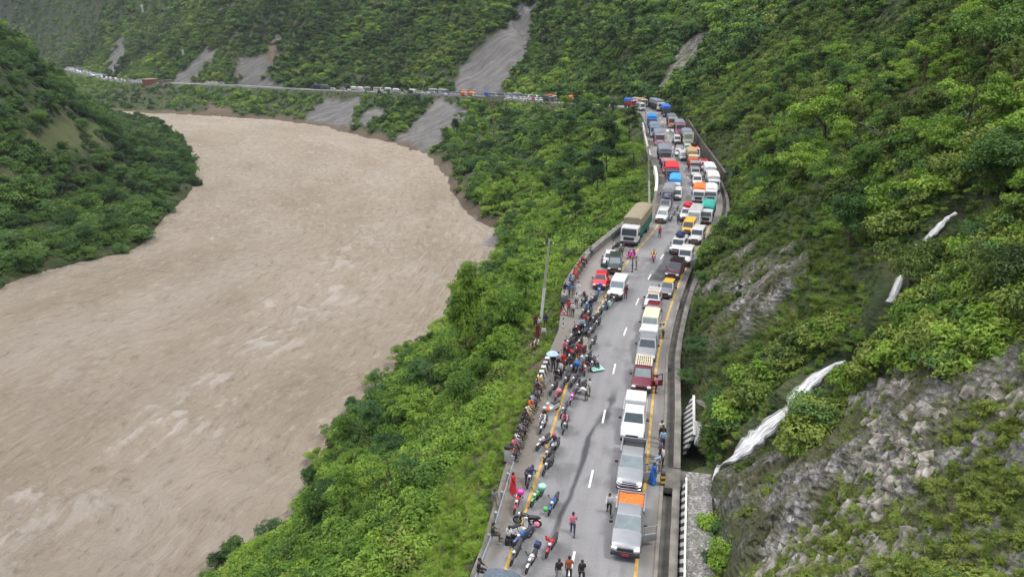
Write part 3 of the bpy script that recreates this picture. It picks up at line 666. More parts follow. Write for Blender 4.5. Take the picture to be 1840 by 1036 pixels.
def put_stain(o, S_, D_):
    n1 = fbm(S_, D_ * 3, 6, 4, 31); n2 = fbm(S_ * 2, D_ * 2, 3, 4, 37)
    s1, s2 = s_of(1048, 900)[0], s_of(1080, 770)[0]; s3 = s_of(1090, 715)[0]
    c0 = np.interp(S_, [s1 - 6, s1, s2, s3 + 2], [-1.75, -1.2, -.62, .25]) + .22 * fbm(S_, S_ * 0, 2.5, 3, 3)
    st = sstep(.26, .05, abs(D_ - c0) - .14 * n1) * sstep(s1 - 6, s1 - 2, S_) * sstep(s2 + 3, s2 - 1, S_)
    c1 = np.interp(S_, [s2, s3], [-.1, .45]); st = np.maximum(st, sstep(.45, .1, abs(D_ - c1) - .3 * n2) * sstep(s2 - 1, s2 + 4, S_) * sstep(s3 + 3, s3 - 1, S_))
    # freshly patched dark lane section beside the queue
    pa, pb = s_of(1195, 507)[0], s_of(1205, 452)[0]; st = np.maximum(st, .8 * sstep(-.2, .1, D_ - .2 + .5 * ((S_ - (pa + pb) / 2) / (pb - pa) * 2) ** 2 * 1.5 - .3) * sstep(pa - .3, pa + .3, S_) * sstep(pb + .3, pb - .3, S_) * (D_ < 3.4))
    q = s_of(1222, 335)[0]; st = np.maximum(st, .5 * sstep(.0, .4, fbm(S_, D_, 4, 4, 77)) * sstep(8, 3, abs(S_ - q)) * (abs(D_) < 3))
    di = np.maximum(sstep(-4.0, -4.7, D_ + .5 * n2), sstep(3.9, 4.2, D_ + .2 * n2) * .8) * sstep(.0, .3, .5 + n1)
    lay0, lay1 = s_of(1080, 560)[0], s_of(1155, 425)[0]
    gr = sstep(-4.4, -5.6, D_ + .9 * n2) * sstep(lay0 - 8, lay0 + 4, S_) * sstep(lay1 + 8, lay1, S_)
    for k, v in (('stain', np.clip(st + .4 * sstep(.3, .75, n1 + n2) * (abs(D_) < 3.6), 0, 1)), ('dirt', np.clip(di, 0, 1) * .85), ('gravel', gr * .8)):
        a = o.data.attributes.new(k, 'FLOAT', 'POINT'); a.data.foreach_set('value', np.asarray(v, np.float32))
o, S_, D_ = strip('road', 30, SNEAR + 60, lambda s: -wl_at(s) - .25, right_edge, 0, asp, .35, 90); put_stain(o, S_, D_)
o, S_, D_ = strip('road', SNEAR + 60, S_END - 1, lambda s: -5.4, right_edge, 0, asp, 3, 12); put_stain(o, S_, D_)
yel = pmat('worn_yellow_paint', (.50, .32, .065), .7, var=.35, scale=1.5); whi = pmat('worn_white_paint', (.66, .66, .64), .7, var=.2, scale=2)
strip('yellow_edge_line', 40, SNEAR + 45, -3.85, -3.65, .006, yel, 1.0); strip('yellow_edge_line', 40, SNEAR + 45, 3.65, 3.85, .006, yel, 1.0)
da0 = s_of(1056, 875)[0]; da1 = s_of(1066, 844)[0]; db0 = s_of(1086, 760)[0]; PIT = db0 - da0; DL = da1 - da0
for k in range(-3, 26):
    s = da0 + k * PIT
    if s > 40: strip('centre_dash', s, s + DL, -.075, .075, .006, whi, 1.0)
sz = s_of(1193, 236)[0]
for k in range(4): strip('crossing_bar', sz, sz + 3.2, -2.6 + k * 1.3, -1.9 + k * 1.3, .006, whi, 1.0)
conc = pmat('old_concrete', (.17, .16, .14), .9, var=.35, scale=.9); dconc = pmat('damp_concrete', (.12, .115, .10), .85, var=.4, scale=1.1)
S0 = 40; SCUL0 = s_of(1175, 872)[0]; SCUL1 = s_of(1172, 835)[0]
def drain(s0, s1):
    k = bar('kerb', s0, s1, lambda s: right_edge(s) + .1, .22, -1.2, .09, conc); tag(k, kind='structure')
    f = strip('drain_floor', s0, s1, lambda s: right_edge(s) + .2, lambda s: right_edge(s) + .86, -.72, dconc, 1.5)[0]
    l = bar('drain_ledge', s0, s1, lambda s: right_edge(s) + 1.09, .5, -1.2, .02, conc); tag(l, kind='structure')
drain(S0, SCUL0); drain(SCUL1, SNEAR + 10)
b_ = bar('culvert_slab', SCUL0 + .02, SCUL1 - .02, 5.5, 1.3, -.5, -.04, dconc); tag(b_, kind='structure')
def stripe_mat(name, w=.62, skew=1.0, light=(.62, .61, .58), dark=(.03, .03, .032), top=False):
    m, nt, N, L, B = nmat(name); g_ = N.new('ShaderNodeNewGeometry'); sp = N.new('ShaderNodeSeparateXYZ'); L.new(g_.outputs['Position'], sp.inputs[0])
    a = N.new('ShaderNodeMath'); a.operation = 'MULTIPLY_ADD'; L.new(sp.outputs[2], a.inputs[0]); a.inputs[1].default_value = skew; L.new(attr(N, 'rs').outputs['Fac'], a.inputs[2])
    d = N.new('ShaderNodeMath'); d.operation = 'DIVIDE'; L.new(a.outputs[0], d.inputs[0]); d.inputs[1].default_value = w
    f = N.new('ShaderNodeMath'); f.operation = 'FRACT'; L.new(d.outputs[0], f.inputs[0])
    c0 = N.new('ShaderNodeMath'); c0.operation = 'GREATER_THAN'; L.new(f.outputs[0], c0.inputs[0]); c0.inputs[1].default_value = .5
    sn = N.new('ShaderNodeSeparateXYZ'); L.new(g_.outputs['Normal'], sn.inputs[0]); c = N.new('ShaderNodeMath'); c.operation = 'MULTIPLY'; L.new(c0.outputs[0], c.inputs[0]); L.new(mapr(N, L, sn.outputs[2], .75, .85, 1, 1.0 if top else 0), c.inputs[1])
    n = noise(N, L, g_.outputs['Position'], 2.2, 5, .7)
    x = mixc(N, L, c.outputs[0], light, dark); x = mixc(N, L, mapr(N, L, n, .5, .75, 0, .7), x, (.2, .19, .17)); L.new(x, B.inputs['Base Color']); B.inputs['Roughness'].default_value = .85; return m
strp = stripe_mat('black_white_stripes', .75, 1.1); strp2 = stripe_mat('barrier_stripes', .9, .8, top=True)
def stone_mat(name, lo=(.10, .098, .09), hi=(.34, .335, .32), sc_=4.0):
    m, nt, N, L, B = nmat(name); g_ = N.new('ShaderNodeNewGeometry'); P_ = g_.outputs['Position']
    v = N.new('ShaderNodeTexVoronoi'); v.inputs['Scale'].default_value = sc_; L.new(P_, v.inputs[0]); e = N.new('ShaderNodeTexVoronoi'); e.feature = 'DISTANCE_TO_EDGE'; e.inputs['Scale'].default_value = sc_; L.new(P_, e.inputs[0])
    bw = N.new('ShaderNodeRGBToBW'); L.new(v.outputs['Color'], bw.inputs[0]); n = noise(N, L, P_, 1.2, 4)
    x = mixc(N, L, bw.outputs[0], lo, hi); x = mixc(N, L, mapr(N, L, e.outputs[0], 0, .09, .85, 0), x, (.04, .038, .032)); x = mixc(N, L, mapr(N, L, n, .55, .7, 0, .5), x, (.11, .12, .06))
    L.new(x, B.inputs['Base Color']); B.inputs['Roughness'].default_value = .92; bump(N, L, B, e.outputs[0], .8, .12); return m
stn = stone_mat('gabion_stone'); stn2 = stone_mat('wall_stone', (.13, .125, .115), (.27, .26, .24), 2.6)
SG1 = s_of(1215, 858)[0]
w_ = bar('striped_wall', S0, SG1 - 1.0, 6.14, .12, -1.2, .85, strp, lean=.34); tag(w_, 'low black and white striped wall beside the drain at the bottom right', 'wall')
w_ = bar('gabion_wall', S0, SG1, 7.32, 1.7, -1.2, .62, stn); tag(w_, 'wide grey stone-filled gabion wall behind the striped wall', 'wall')
sA, sB = s_of(1222, 797)[0], s_of(1200, 722)[0]
t_ = empty('broken_wall', road.at(sA, 6.6)[:3], 0, 'broken leaning slab wall with black and white stripes above the drain', 'wall')
def rel(o, par): o.parent = par; o.matrix_parent_inverse = par.matrix_basis.inverted(); return o
rel(bar('striped_face', sA, sB, 6.45, .2, -.9, .9, strp, lean=.6), t_)
M = MB(); x, y, z, h = road.at(sA + .8, 7.7); M.box((x, y, z + .55), (1.2, 2.6, .35), rz=h - 1.57, rx=.1, ry=.15); rel(M.build('white_slab', pmat('pale_slab', (.5, .5, .47), .8)), t_)
M = MB(); x, y, z, h = road.at(sA + 4.6, 8.3); M.box((x, y, z + .9), (1.5, 2.2, .25), rz=h - 1.2, rx=-.25, ry=.35); rel(M.build('grey_slab', conc), t_)
# culvert face and wet outfall pool under the fall
M = MB(); x, y, z, h = road.at((SCUL0 + SCUL1) / 2 + .3, 6.9); M.box((x, y, z - .55), (2.2, 1.9, .7), rz=h - 1.57); o = M.build('outfall_apron', dconc); tag(o, kind='structure')
# left side: rail, end post, low wall, parapets
galv = pmat('galvanised_steel', (.42, .45, .47), .45, .6, .15)
sE = s_of(931, 832)[0]
t_ = empty('guardrail', road.at(50, -5.35)[:3], 0, 'long grey steel guardrail along the verge at the bottom', 'guardrail')
def dl_rail(s): return -np.interp(s, [s_of(882, 975)[0], s_of(922, 835)[0], sE], [5.15, 5.65, 5.95])
M = MB(); secs = []
for s in np.arange(42, sE, 1.0):
    sec = []
    for q, zz in ((.0, .52), (.07, .57), (.03, .64), (.07, .72), (.0, .80), (-.03, .80), (.02, .72), (-.02, .64), (.02, .57), (-.03, .52)):
        x, y, z, _ = road.at(s, dl_rail(s) + q + .08); sec.append((x, y, z + zz))
    secs.append(sec)
M.loft(secs); rel(M.build('rail_beam', galv), t_)
for s in np.arange(43, sE, 2.1):
    x, y, z, h = road.at(s, dl_rail(s) - .1); M = MB(); M.box((x, y, z + .2), (.14, .16, 1.15), rz=h); rel(M.build('rail_post', galv), t_)
x, y, z, h = road.at(sE + .3, -6.15)
t_ = empty('end_pillar', (x, y, z), h - 1.57, 'pale concrete pillar with a black cap where the guardrail ends', 'pillar')
MB().box((0, 0, .5), (.6, .5, 1.0), bev=.02).build('pillar_block', pmat('pillar_paint', (.45, .44, .41), .85), t_); MB().box((0, 0, 1.12), (.62, .52, .25), bev=.02).build('cap', pmat('black_paint', (.03, .03, .032), .7), t_)
SW0, SW1, SW2 = sE + .9, s_of(968, 705)[0], s_of(1000, 648)[0]
w_ = bar('roadside_wall', SW0, SW1, lambda s: -6.1, .3, -.6, .62, conc); tag(w_, 'low weathered concrete wall with people sitting along it', 'wall')
w_ = bar('barrier_wall', SW1 + .6, SW2, lambda s: -6.1, .4, -.6, .95, strp2); tag(w_, 'striped black and white barrier wall just below the blue umbrella', 'wall')
SP0, SP1 = s_of(1020, 545)[0], s_of(1172, 380)[0]
w_ = bar('parapet_wall', SP0, SP1, lambda s: -wl_at(s) - .1, .75, -1.5, .95, stn2); tag(w_, 'thick grey stone parapet curving behind the parked cars and truck', 'wall')
w_ = bar('white_parapet', s_of(1190, 352)[0], s_of(1184, 306)[0], lambda s: -wl_at(s) - .1, .5, -1, .9, pmat('white_wall', (.6, .6, .57), .8)); tag(w_, 'narrow white parapet left of the blue tarpaulin truck', 'wall')
w_ = bar('far_parapet', s_of(1168, 285)[0], s_of(1163, 225)[0], lambda s: -wl_at(s) - .2, .4, -1, .8, pmat('pale_wall', (.42, .42, .4), .8)); tag(w_, 'pale parapet at the outer edge before the bend', 'wall')
w_ = bar('retaining_wall', s_of(1290, 325)[0], SEND + 12, 6.75, .5, -1.3, 1.7, stone_mat('dark_wall_stone', (.05, .045, .035), (.14, .13, .105), 1.5)); tag(w_, 'dark stone retaining wall at the foot of the hill by the truck queue', 'wall')
def s_far(px): # along-road position of a far pixel column
    best = min(range(len(far_px)), key=lambda i: abs(far_px[i][0] - px)); i = best
    P3 = [at_d(*f) for f in far_px]; xs = [f[0] for f in far_px][::-1]; ds = [float(road.near([p[0]], [p[1]])[1][0]) for p in P3][::-1]
    return float(np.interp(px, xs, ds))
w_ = bar('valley_parapet', s_far(552), s_far(392), -5.3, .5, -1, .9, pmat('white_wall', (.6, .6, .57), .8), 4); tag(w_, 'long pale parapet on the empty stretch of the distant road', 'wall')
w_ = bar('valley_retaining_wall', s_far(565), s_far(500), -5.9, .5, -3.2, -.2, stone_mat('grey_far_stone', (.1, .1, .09), (.2, .19, .17), 1), 4); tag(w_, 'grey retaining wall under the distant road', 'wall')
w_ = bar('roadside_barrier', s_far(920), s_far(860), -5.3, .4, -1.5, .7, conc, 3); tag(w_, 'short concrete barrier above the bare brown trunk', 'wall')
# ------------------------------------------------------------------ poles, sign, far buildings
polec = pmat('pole_concrete', (.36, .34, .31), .85); wpaint = pmat('white_paint', (.68, .68, .66), .7); brown = pmat('weathered_timber', (.19, .14, .09), .9)
def at_depth_of(px, py, base):                       # world point on a pixel's ray at the forward distance of base
    a, b, c = ray(px, py); t = base[1] / b; return Vector((a * t, b * t, CAMH + c * t))
def pole(bpx, tpx, r0, r1, mat, label, base=None, white=0.0, arms=(), name='utility_pole'):
    B_ = Vector(base or hit(*bpx)[:3]); T_ = at_depth_of(*tpx, B_); t = empty(name, B_, 0, label, 'pole'); v = T_ - B_; D_ = v.normalized() * .5
    MB().tube([-D_, v * .5, v], [r0, (r0 + r1) / 2, r1], 10).build('shaft', mat, t)
    if white: MB().tube([-D_ * .8, v * white], [r0 * 1.06, r0 * 1.03], 10).build('painted_base', wpaint, t)
    for f, w in arms:
        c = v * f; MB().box(c, (w, .1, .12)).build('crossarm', brown, t)
        for q in (-.45, 0, .45): MB().tube([c + Vector((q * w, 0, .05)), c + Vector((q * w, 0, .25))], .06, 8).build('insulator', wpaint, t)
    return t
pole((972, 578), (987, 430), .155, .1, polec, 'leaning concrete utility pole with white base where people gather', white=.42, arms=((.94, 1.1),))
pole((1167, 373), (1165, 262), .16, .1, polec, 'slim pale utility pole behind the big covered truck', white=.45, arms=((.97, .9),))
pole((1163, 245), (1158, 172), .14, .09, polec, 'grey utility pole at the bend beside the white van', arms=((.97, .9),))
pole((958, 188), (958, 166), .16, .1, wpaint, 'thin white pole on the distant road left of the red lorry', base=road.at(s_far(958), -5.6)[:3])
pole((768, 168), (763, 148), .16, .1, polec, 'thin leaning pole on the distant road above the grey landslide', base=road.at(s_far(768), -5.6)[:3])
pole((733, 168), (732, 152), .16, .1, polec, 'short pale pole on the distant road among trees', base=road.at(s_far(733), 5.6)[:3])
# dead brown trunk on the slope under the far road
Bp = Vector(hit(887, 248)[:3]); Tp = at_depth_of(883, 186, Bp); t_ = empty('bare_trunk', Bp, 0, 'tall bare brown trunk standing on the slope under the distant road', 'dead tree')
v = Tp - Bp; MB().tube([(0, 0, -.6), v * .4 + Vector((.3, 0, 0)), v * .8, v], [.35, .3, .3, .5], 9).build('trunk', brown, t_)
for q in (-1, 1): MB().tube([v * .86, v * .98 + Vector((q * 1.4, 0, .6)), v + Vector((q * 2.1, 0, 1.6))], [.3, .22, .1], 7).build('limb', brown, t_)
# warning sign
sg = hit(1012, 592); t_ = empty('warning_sign', sg[:3], 0, 'red bordered triangular bend sign on a striped post', 'road sign')
for k in range(7): MB().tube([(0, 0, k * .28), (0, 0, k * .28 + .28)], .045, 8).build('post_band', wpaint if k % 2 else pmat('black_paint', (.03, .03, .032), .7), t_)
def tri(r, y, nm, mt):
    pts = [(r * math.cos(a), y, 1.95 + r * math.sin(a)) for a in (R(90), R(210), R(330))]; M = MB(); M.loft([[(p[0], y + .03, p[2]) for p in pts], [(p[0], y - .0, p[2]) for p in pts]]); return M.build(nm, mt, t_)
tri(.62, -.06, 'sign_border', pmat('sign_red', (.6, .05, .04), .4)); tri(.40, -.095, 'sign_face', pmat('sign_white', (.75, .72, .7), .4))
M = MB(); M.tube([(.1, -.12, 1.78), (.1, -.12, 1.92), (.02, -.12, 2.0), (-.08, -.12, 2.0)], .028, 6); M.tube([(-.06, -.12, 2.0), (-.16, -.12, 2.0)], [.07, .005], 6); M.build('bend_arrow', pmat('black_paint', (.03, .03, .032), .7), t_)
# far house over the valley
hx = road.at(s_far(287), -7.5); t_ = empty('brick_house', hx[:3], hx[3] + math.pi / 2, 'small red brick house on pale stilts beside the distant road', 'house')
MB().box((0, 0, -1.0), (9, 5.5, 8)).build('wall', pmat('brick_red', (.30, .10, .075), .85), t_); MB().box((0, 0, 3.2), (10.5, 7, .5)).build('roof', pmat('roof_tin', (.36, .25, .23), .6), t_)
for q in (-3.6, 1.2): MB().box((q, -2.2, -9), (1.4, 1.2, 9)).build('pillar', pmat('pale_concrete', (.5, .47, .42), .85), t_)
for q in (-2.6, 0, 2.6): MB().box((q, -2.78, 0), (1.2, .1, 1.4)).build('window', pmat('dark_opening', (.03, .03, .03), .4), t_); MB().box((q, 2.78, 0), (1.2, .1, 1.4)).build('window', pmat('dark_opening', (.03, .03, .03), .4), t_)
hx = road.at(s_far(312), -7.0); t_ = empty('roadside_shop', hx[:3], hx[3] + math.pi / 2, 'low shop with a pale tin roof right of the brick house', 'house')
MB().box((0, 0, .2), (7, 5, 4.5)).build('wall', pmat('shop_wall', (.34, .25, .2), .85), t_); MB().box((0, 0, 2.65), (8.4, 6.6, .3), rx=.08).build('roof', pmat('pale_tin', (.6, .6, .58), .5, .2), t_); MB().box((-1, -2.53, .3), (2.2, .1, 2.2)).build('shutter', pmat('dark_opening', (.03, .03, .03), .4), t_)
for px, py, lab in ((330, 104, 'tiny white lattice pylon on the mountainside above the brick house'), (257, 24, 'white pylon standing high on the far left mountain')):
    h_ = hit(px, py); t_ = empty('pylon', h_[:3], 0, lab, 'pylon'); k = h_[3] / 1000
    for q in ((-1, -1), (1, -1), (1, 1), (-1, 1)): MB().tube([(q[0] * 1.6 * k, q[1] * 1.6 * k, -2), (q[0] * .5 * k, q[1] * .5 * k, 11 * k)], .22 * k, 5).build('leg', wpaint, t_)
    for z in (2, 5, 8): MB().ring((0, 0, z * k), (1.5 - z * .1) * k * 1.1, .16 * k, 4, 5, 'Z').build('brace', wpaint, t_)
    MB().box((0, 0, 9.5 * k), (6 * k, .4 * k, .4 * k)).build('crossarm', wpaint, t_)
# ------------------------------------------------------------------ waterfalls: foaming sheets lying on their beds
def fall(i, pts, wd, label):
    C = catmull(np.array(STREAMS[i][0]), 2); n = len(C); V = []; NW = 15; rg = np.random.default_rng(40 + i); Fo = []
    for k in range(n):
        t = C[min(k + 1, n - 1)] - C[max(k - 1, 0)]; p = np.array([-t[1], t[0], 0]); p = p / (np.linalg.norm(p) + 1e-6)
        ww = wd * (.35 + .75 * k / n + .55 * vnoise(k * .35, i, 5))
        for j in range(NW):
            q = (j / (NW - 1) - .5) * 2; x = C[k][0] + p[0] * q * ww; y = C[k][1] + p[1] * q * ww
            V.append((x, y, 0)); Fo.append(q)
    V = np.array(V); V[:, 2] = np.repeat(C[:, 2], NW) - .12 + .22 * (1 - np.array(Fo) ** 2) + .06 + .09 * fbm(V[:, 0] + V[:, 2] * .6, V[:, 1], .6, 3, 8) * (1 - abs(np.array(Fo)) * .5)
    Fc = [(a * NW + b, a * NW + b + 1, (a + 1) * NW + b + 1, (a + 1) * NW + b) for a in range(n - 1) for b in range(NW - 1)]
    me = bpy.data.meshes.new('waterfall'); me.from_pydata([tuple(v) for v in V], [], Fc); me.shade_smooth()
    for nm, vv in (('across', Fo), ('along', np.repeat(np.arange(n), NW) * 1.0)):
        a = me.attributes.new(nm, 'FLOAT', 'POINT'); a.data.foreach_set('value', np.array(vv, np.float32))
    o = link('waterfall', me, FOAM); tag(o, label, kind='structure'); return o
def foam_mat():
    m, nt, N, L, B = nmat('falling_water'); f = N.new('ShaderNodeCombineXYZ'); L.new(attr(N, 'along').outputs['Fac'], f.inputs[0]); ac = attr(N, 'across').outputs['Fac']; L.new(ac, f.inputs[1])
    mp = N.new('ShaderNodeMapping'); mp.inputs['Scale'].default_value = (.035, 2.2, 1); L.new(f.outputs[0], mp.inputs[0]); n = noise(N, L, mp.outputs[0], 2.6, 6, .72)
    x = ramp(N, [(.34, (.17, .175, .17)), (.46, (.42, .43, .43)), (.6, (.78, .79, .79))]); L.new(n, x.inputs[0]); L.new(x.outputs[0], B.inputs['Base Color']); B.inputs['Roughness'].default_value = .5
    ab = N.new('ShaderNodeMath'); ab.operation = 'ABSOLUTE'; L.new(ac, ab.inputs[0]); e = N.new('ShaderNodeMath'); e.operation = 'SUBTRACT'; L.new(ab.outputs[0], e.inputs[0]); L.new(n, e.inputs[1])
    al = mapr(N, L, e.outputs[0], -.22, .28, 1, 0); L.new(al, B.inputs['Alpha']); bump(N, L, B, n, .2, .06); return m
FOAM = foam_mat()
for i, ((pts, wd), lab) in enumerate(zip(WF, ('white waterfall', 'upper cascade', 'middle cascade'))): fall(i, pts, wd * .85, None)
# ------------------------------------------------------------------ vehicles
C3 = dict(white=(.62, .62, .61), silver=(.31, .32, .33), grey=(.20, .21, .22), darkgrey=(.07, .075, .08), black=(.018, .018, .02), maroon=(.13, .012, .025), red=(.55, .025, .035), plum=(.065, .02, .035),
  green=(.03, .045, .04), yellow=(.75, .42, .03), cream=(.66, .62, .45), teal=(.03, .30, .24), blue=(.03, .13, .45), skyblue=(.05, .30, .62), orange=(.80, .17, .03), brown=(.28, .16, .06), tan=(.36, .27, .15), khaki=(.26, .22, .15),
  pink=(.62, .18, .26), palegreen=(.42, .55, .48), navy=(.02, .03, .09), slate=(.10, .13, .16), tarpblue=(.02, .20, .48), tarpgrey=(.16, .19, .23), rust=(.33, .08, .03), purple=(.16, .13, .22), lightblue=(.35, .5, .7), magenta=(.68, .05, .42), mint=(.35, .6, .52), lime=(.08, .5, .09))
def paint(c): return pmat('paint_' + c, C3[c], .32, .35 if c in ('silver', 'grey') else 0, .05, 2, .5)
def cloth(c): return pmat('cloth_' + c, C3[c], .85, 0, .25, 6)
GLASS = pmat('dark_glass', (.06, .075, .08), .12, 0, .1, 2, .6); GLASSL = pmat('bright_glass', (.24, .29, .29), .15, 0, .15, 2, .6)
TYRE = pmat('tyre_rubber', (.022, .022, .023), .85); RIM = pmat('wheel_rim', (.35, .35, .36), .4, .7); BLK = pmat('black_plastic', (.03, .03, .032), .55); LAMP = pmat('lamp_glass', (.75, .77, .78), .15, 0, .05, 2, .5)
TAIL = pmat('tail_glass', (.4, .02, .02), .25); PLATE = pmat('red_plate', (.45, .03, .03), .5); CHROME = pmat('chrome', (.6, .6, .62), .2, .9); WOOD = pmat('wood_boards', (.20, .12, .06), .85)
MC = {}
def cached(key, fn, name, mat, parent):
    if key not in MC: MC[key] = fn().mesh(name)
    return link(name, MC[key], mat, parent)
def wheels(par, W, ys, r, w=.22, key=''):
    for y in ys:
        for sx in (-1, 1):
            def f(): 
                M = MB(); M.ring((0, 0, 0), r * .74, r * .26, 22, 8); M.disc((0, 0, 0), r * .74, w * .5, 18); return M
            o = link('wheel', MC.setdefault(('hub', r, w), MB().disc((0, 0, 0), r * .2, w * 1.05, 10).mesh('wheel')), BLK, par); o.location = (sx * (W / 2 - w / 2 + .02), y, r)
            t = cached(('tyre', r, w), lambda: MB().ring((0, 0, 0), r * .76, r * .24, 22, 8), 'tyre', TYRE, o)
            q = cached(('rim', r, w), lambda: MB().disc((0, 0, 0), r * .6, w * .75, 18), 'rim', RIM, o)
def section(y, hw, zb, zt, tuck=.06):
    a = [(0, zt + .02), (hw * .7, zt + .005), (hw * .93, zt - .05), (hw, zt - .16), (hw * 1.0, (zt + zb) / 2), (hw * .96, zb + .04), (hw * .88, zb)]
    return [(x, y, z) for x, z in a] + [(-x, y, z) for x, z in reversed(a[1:])]
def body_mesh(L, W, top, arches, r, zb=.28):
    """lofted lower body with wheel arches; top = [(y, z, halfwidth factor)]"""
    ys = sorted(set([round(-L / 2 + L * i / 44, 3) for i in range(45)])); M = MB(); secs = []
    for y in ys:
        zt = np.interp(y, [p[0] for p in top], [p[1] for p in top]); k = np.interp(y, [p[0] for p in top], [p[2] for p in top]); b = zb
        for a in arches:
            q = abs(y - a)
            if q < r * 1.22: b = max(b, math.sqrt(max((r * 1.22) ** 2 - q * q, 0)) + r * .95)
        b = min(b, zt - .1); secs.append(section(y, W / 2 * k, b, zt))
    M.loft(secs); return M
def lerp3(a, b, t): return tuple(a[i] + (b[i] - a[i]) * t for i in range(3))
def facequad(A, B, C, D, u0, u1, v0, v1):           # A,B bottom  D,C top (bilinear)
    f = lambda u, v: lerp3(lerp3(A, B, u), lerp3(D, C, u), v)
    return [f(u0, v0), f(u1, v0), f(u1, v1), f(u0, v1)]
def cabin(par, key, yb0, yb1, yt0, yt1, wb, wt, z0, z1, roofmat, glass, nside=2, paint_m=None, rear=True):
    """greenhouse: pillars and roof in one mesh, each pane its own part"""
    b = [(-wb, yb0, z0), (wb, yb0, z0), (wb, yb1, z0), (-wb, yb1, z0)]; t = [(-wt, yt0, z1), (wt, yt0, z1), (wt, yt1, z1), (-wt, yt1, z1)]
    def f():
        M = MB(); vs = [M.bm.verts.new(p) for p in b + t]
        for q in ((3, 2, 1, 0), (4, 5, 6, 7), (0, 1, 5, 4), (1, 2, 6, 5), (2, 3, 7, 6), (3, 0, 4, 7)): M.bm.faces.new([vs[i] for i in q])
        bmesh.ops.bevel(M.bm, geom=[e for e in M.bm.edges if (e.verts[0].co.z + e.verts[1].co.z) / 2 > z0 + .01], offset=.07, segments=3, affect='EDGES', profile=.6); return M
    cached(key + ('cab',), f, 'cabin', paint_m, par)
    if roofmat is not paint_m:
        cached(key + ('rf',), lambda: MB().box((0, (yt0 + yt1) / 2, z1 + .005), (wt * 1.86, (yt1 - yt0) * .93, .03), bev=.012), 'roof_panel', roofmat, par)
    cached(key + ('ws',), lambda: MB().quad(facequad(b[3], b[2], t[2], t[3], .07, .93, .1, .86)[::-1]), 'windshield', glass, par)
    if rear: cached(key + ('rw',), lambda: MB().quad(facequad(b[0], b[1], t[1], t[0], .1, .9, .15, .85)), 'rear_window', GLASS, par)
    for sx in (0, 1):
        A, B, C, D = (b[1], b[2], t[2], t[1]) if sx else (b[3], b[0], t[0], t[3])
        for k in range(nside):
            u0 = .06 + .88 * k / nside + .02; u1 = .06 + .88 * (k + 1) / nside - .02
            cached(key + ('sw', sx, k), lambda: MB().quad(facequad(A, B, C, D, u0, u1, .12, .84)), 'side_window', GLASS, par)
def open_door(par, y, W, z0, z1, mat, side=1):
    t = cached(('dr', round(y, 2), round(W, 2), side), lambda: MB().box((side * (W / 2 + .42), y + .28, (z0 + .95) / 2), (.95, .08, .95 - z0), rz=side * -.45, bev=.02), 'open_door', mat, par)
    def f():
        M = MB(); c = (side * (W / 2 + .42), y + .28)
        for dx, zz, sx, sz in ((-.42, 1.2, .06, z1 - .95), (.38, 1.15, .06, z1 - 1.1), (0, z1 - .2, .8, .06)): M.box((c[0] + dx * math.cos(.45), c[1] - side * dx * math.sin(.45), zz), (sx, .05, sz if sz > .1 else .06), rz=side * -.45)
        return M
    cached(('drf', round(y, 2), round(W, 2), side, round(z1, 2)), f, 'window_frame', mat, t)
def lights(par, L, W, z, key, bull=False, gw=.5, grille=BLK):
    for sx in (-1, 1):
        cached(key + ('hl', sx), lambda: MB().box((sx * W * .36, L / 2 - .06, z), (W * .19, .2, .15), rz=sx * -.25, bev=.03), 'headlight', LAMP, par)
        cached(key + ('tl', sx), lambda: MB().box((sx * W * .42, -L / 2 + .02, z + .12), (W * .11, .1, .26), bev=.02), 'tail_light', TAIL, par)
        cached(key + ('mi', sx), lambda: MB().box((sx * (W / 2 + .13), L * .13, z + .36), (.22, .12, .16), bev=.03), 'mirror', BLK, par)
    cached(key + ('gr',), lambda: MB().box((0, L / 2 - .0, z - .01), (W * gw, .09, .2), bev=.02), 'grille', grille, par)
    cached(key + ('fb',), lambda: MB().box((0, L / 2 - .02, z - .32), (W * .94, .22, .22), bev=.05), 'bumper', BLK, par)
    cached(key + ('pl',), lambda: MB().box((0, L / 2 + .1, z - .30), (.46, .03, .14)), 'plate', PLATE, par)
    if bull:
        def f():
            M = MB()
            for zz in (z - .25, z, z + .16): M.tube([(-W * .42, L / 2 + .1, zz), (-W * .3, L / 2 + .22, zz), (W * .3, L / 2 + .22, zz), (W * .42, L / 2 + .1, zz)], .035, 7)
            for q in (-.3, 0, .3): M.tube([(q * W, L / 2 + .22, z - .3), (q * W, L / 2 + .22, z + .17)], .035, 7)
            return M
        cached(key + ('bb',), f, 'bull_bar', CHROME, par)
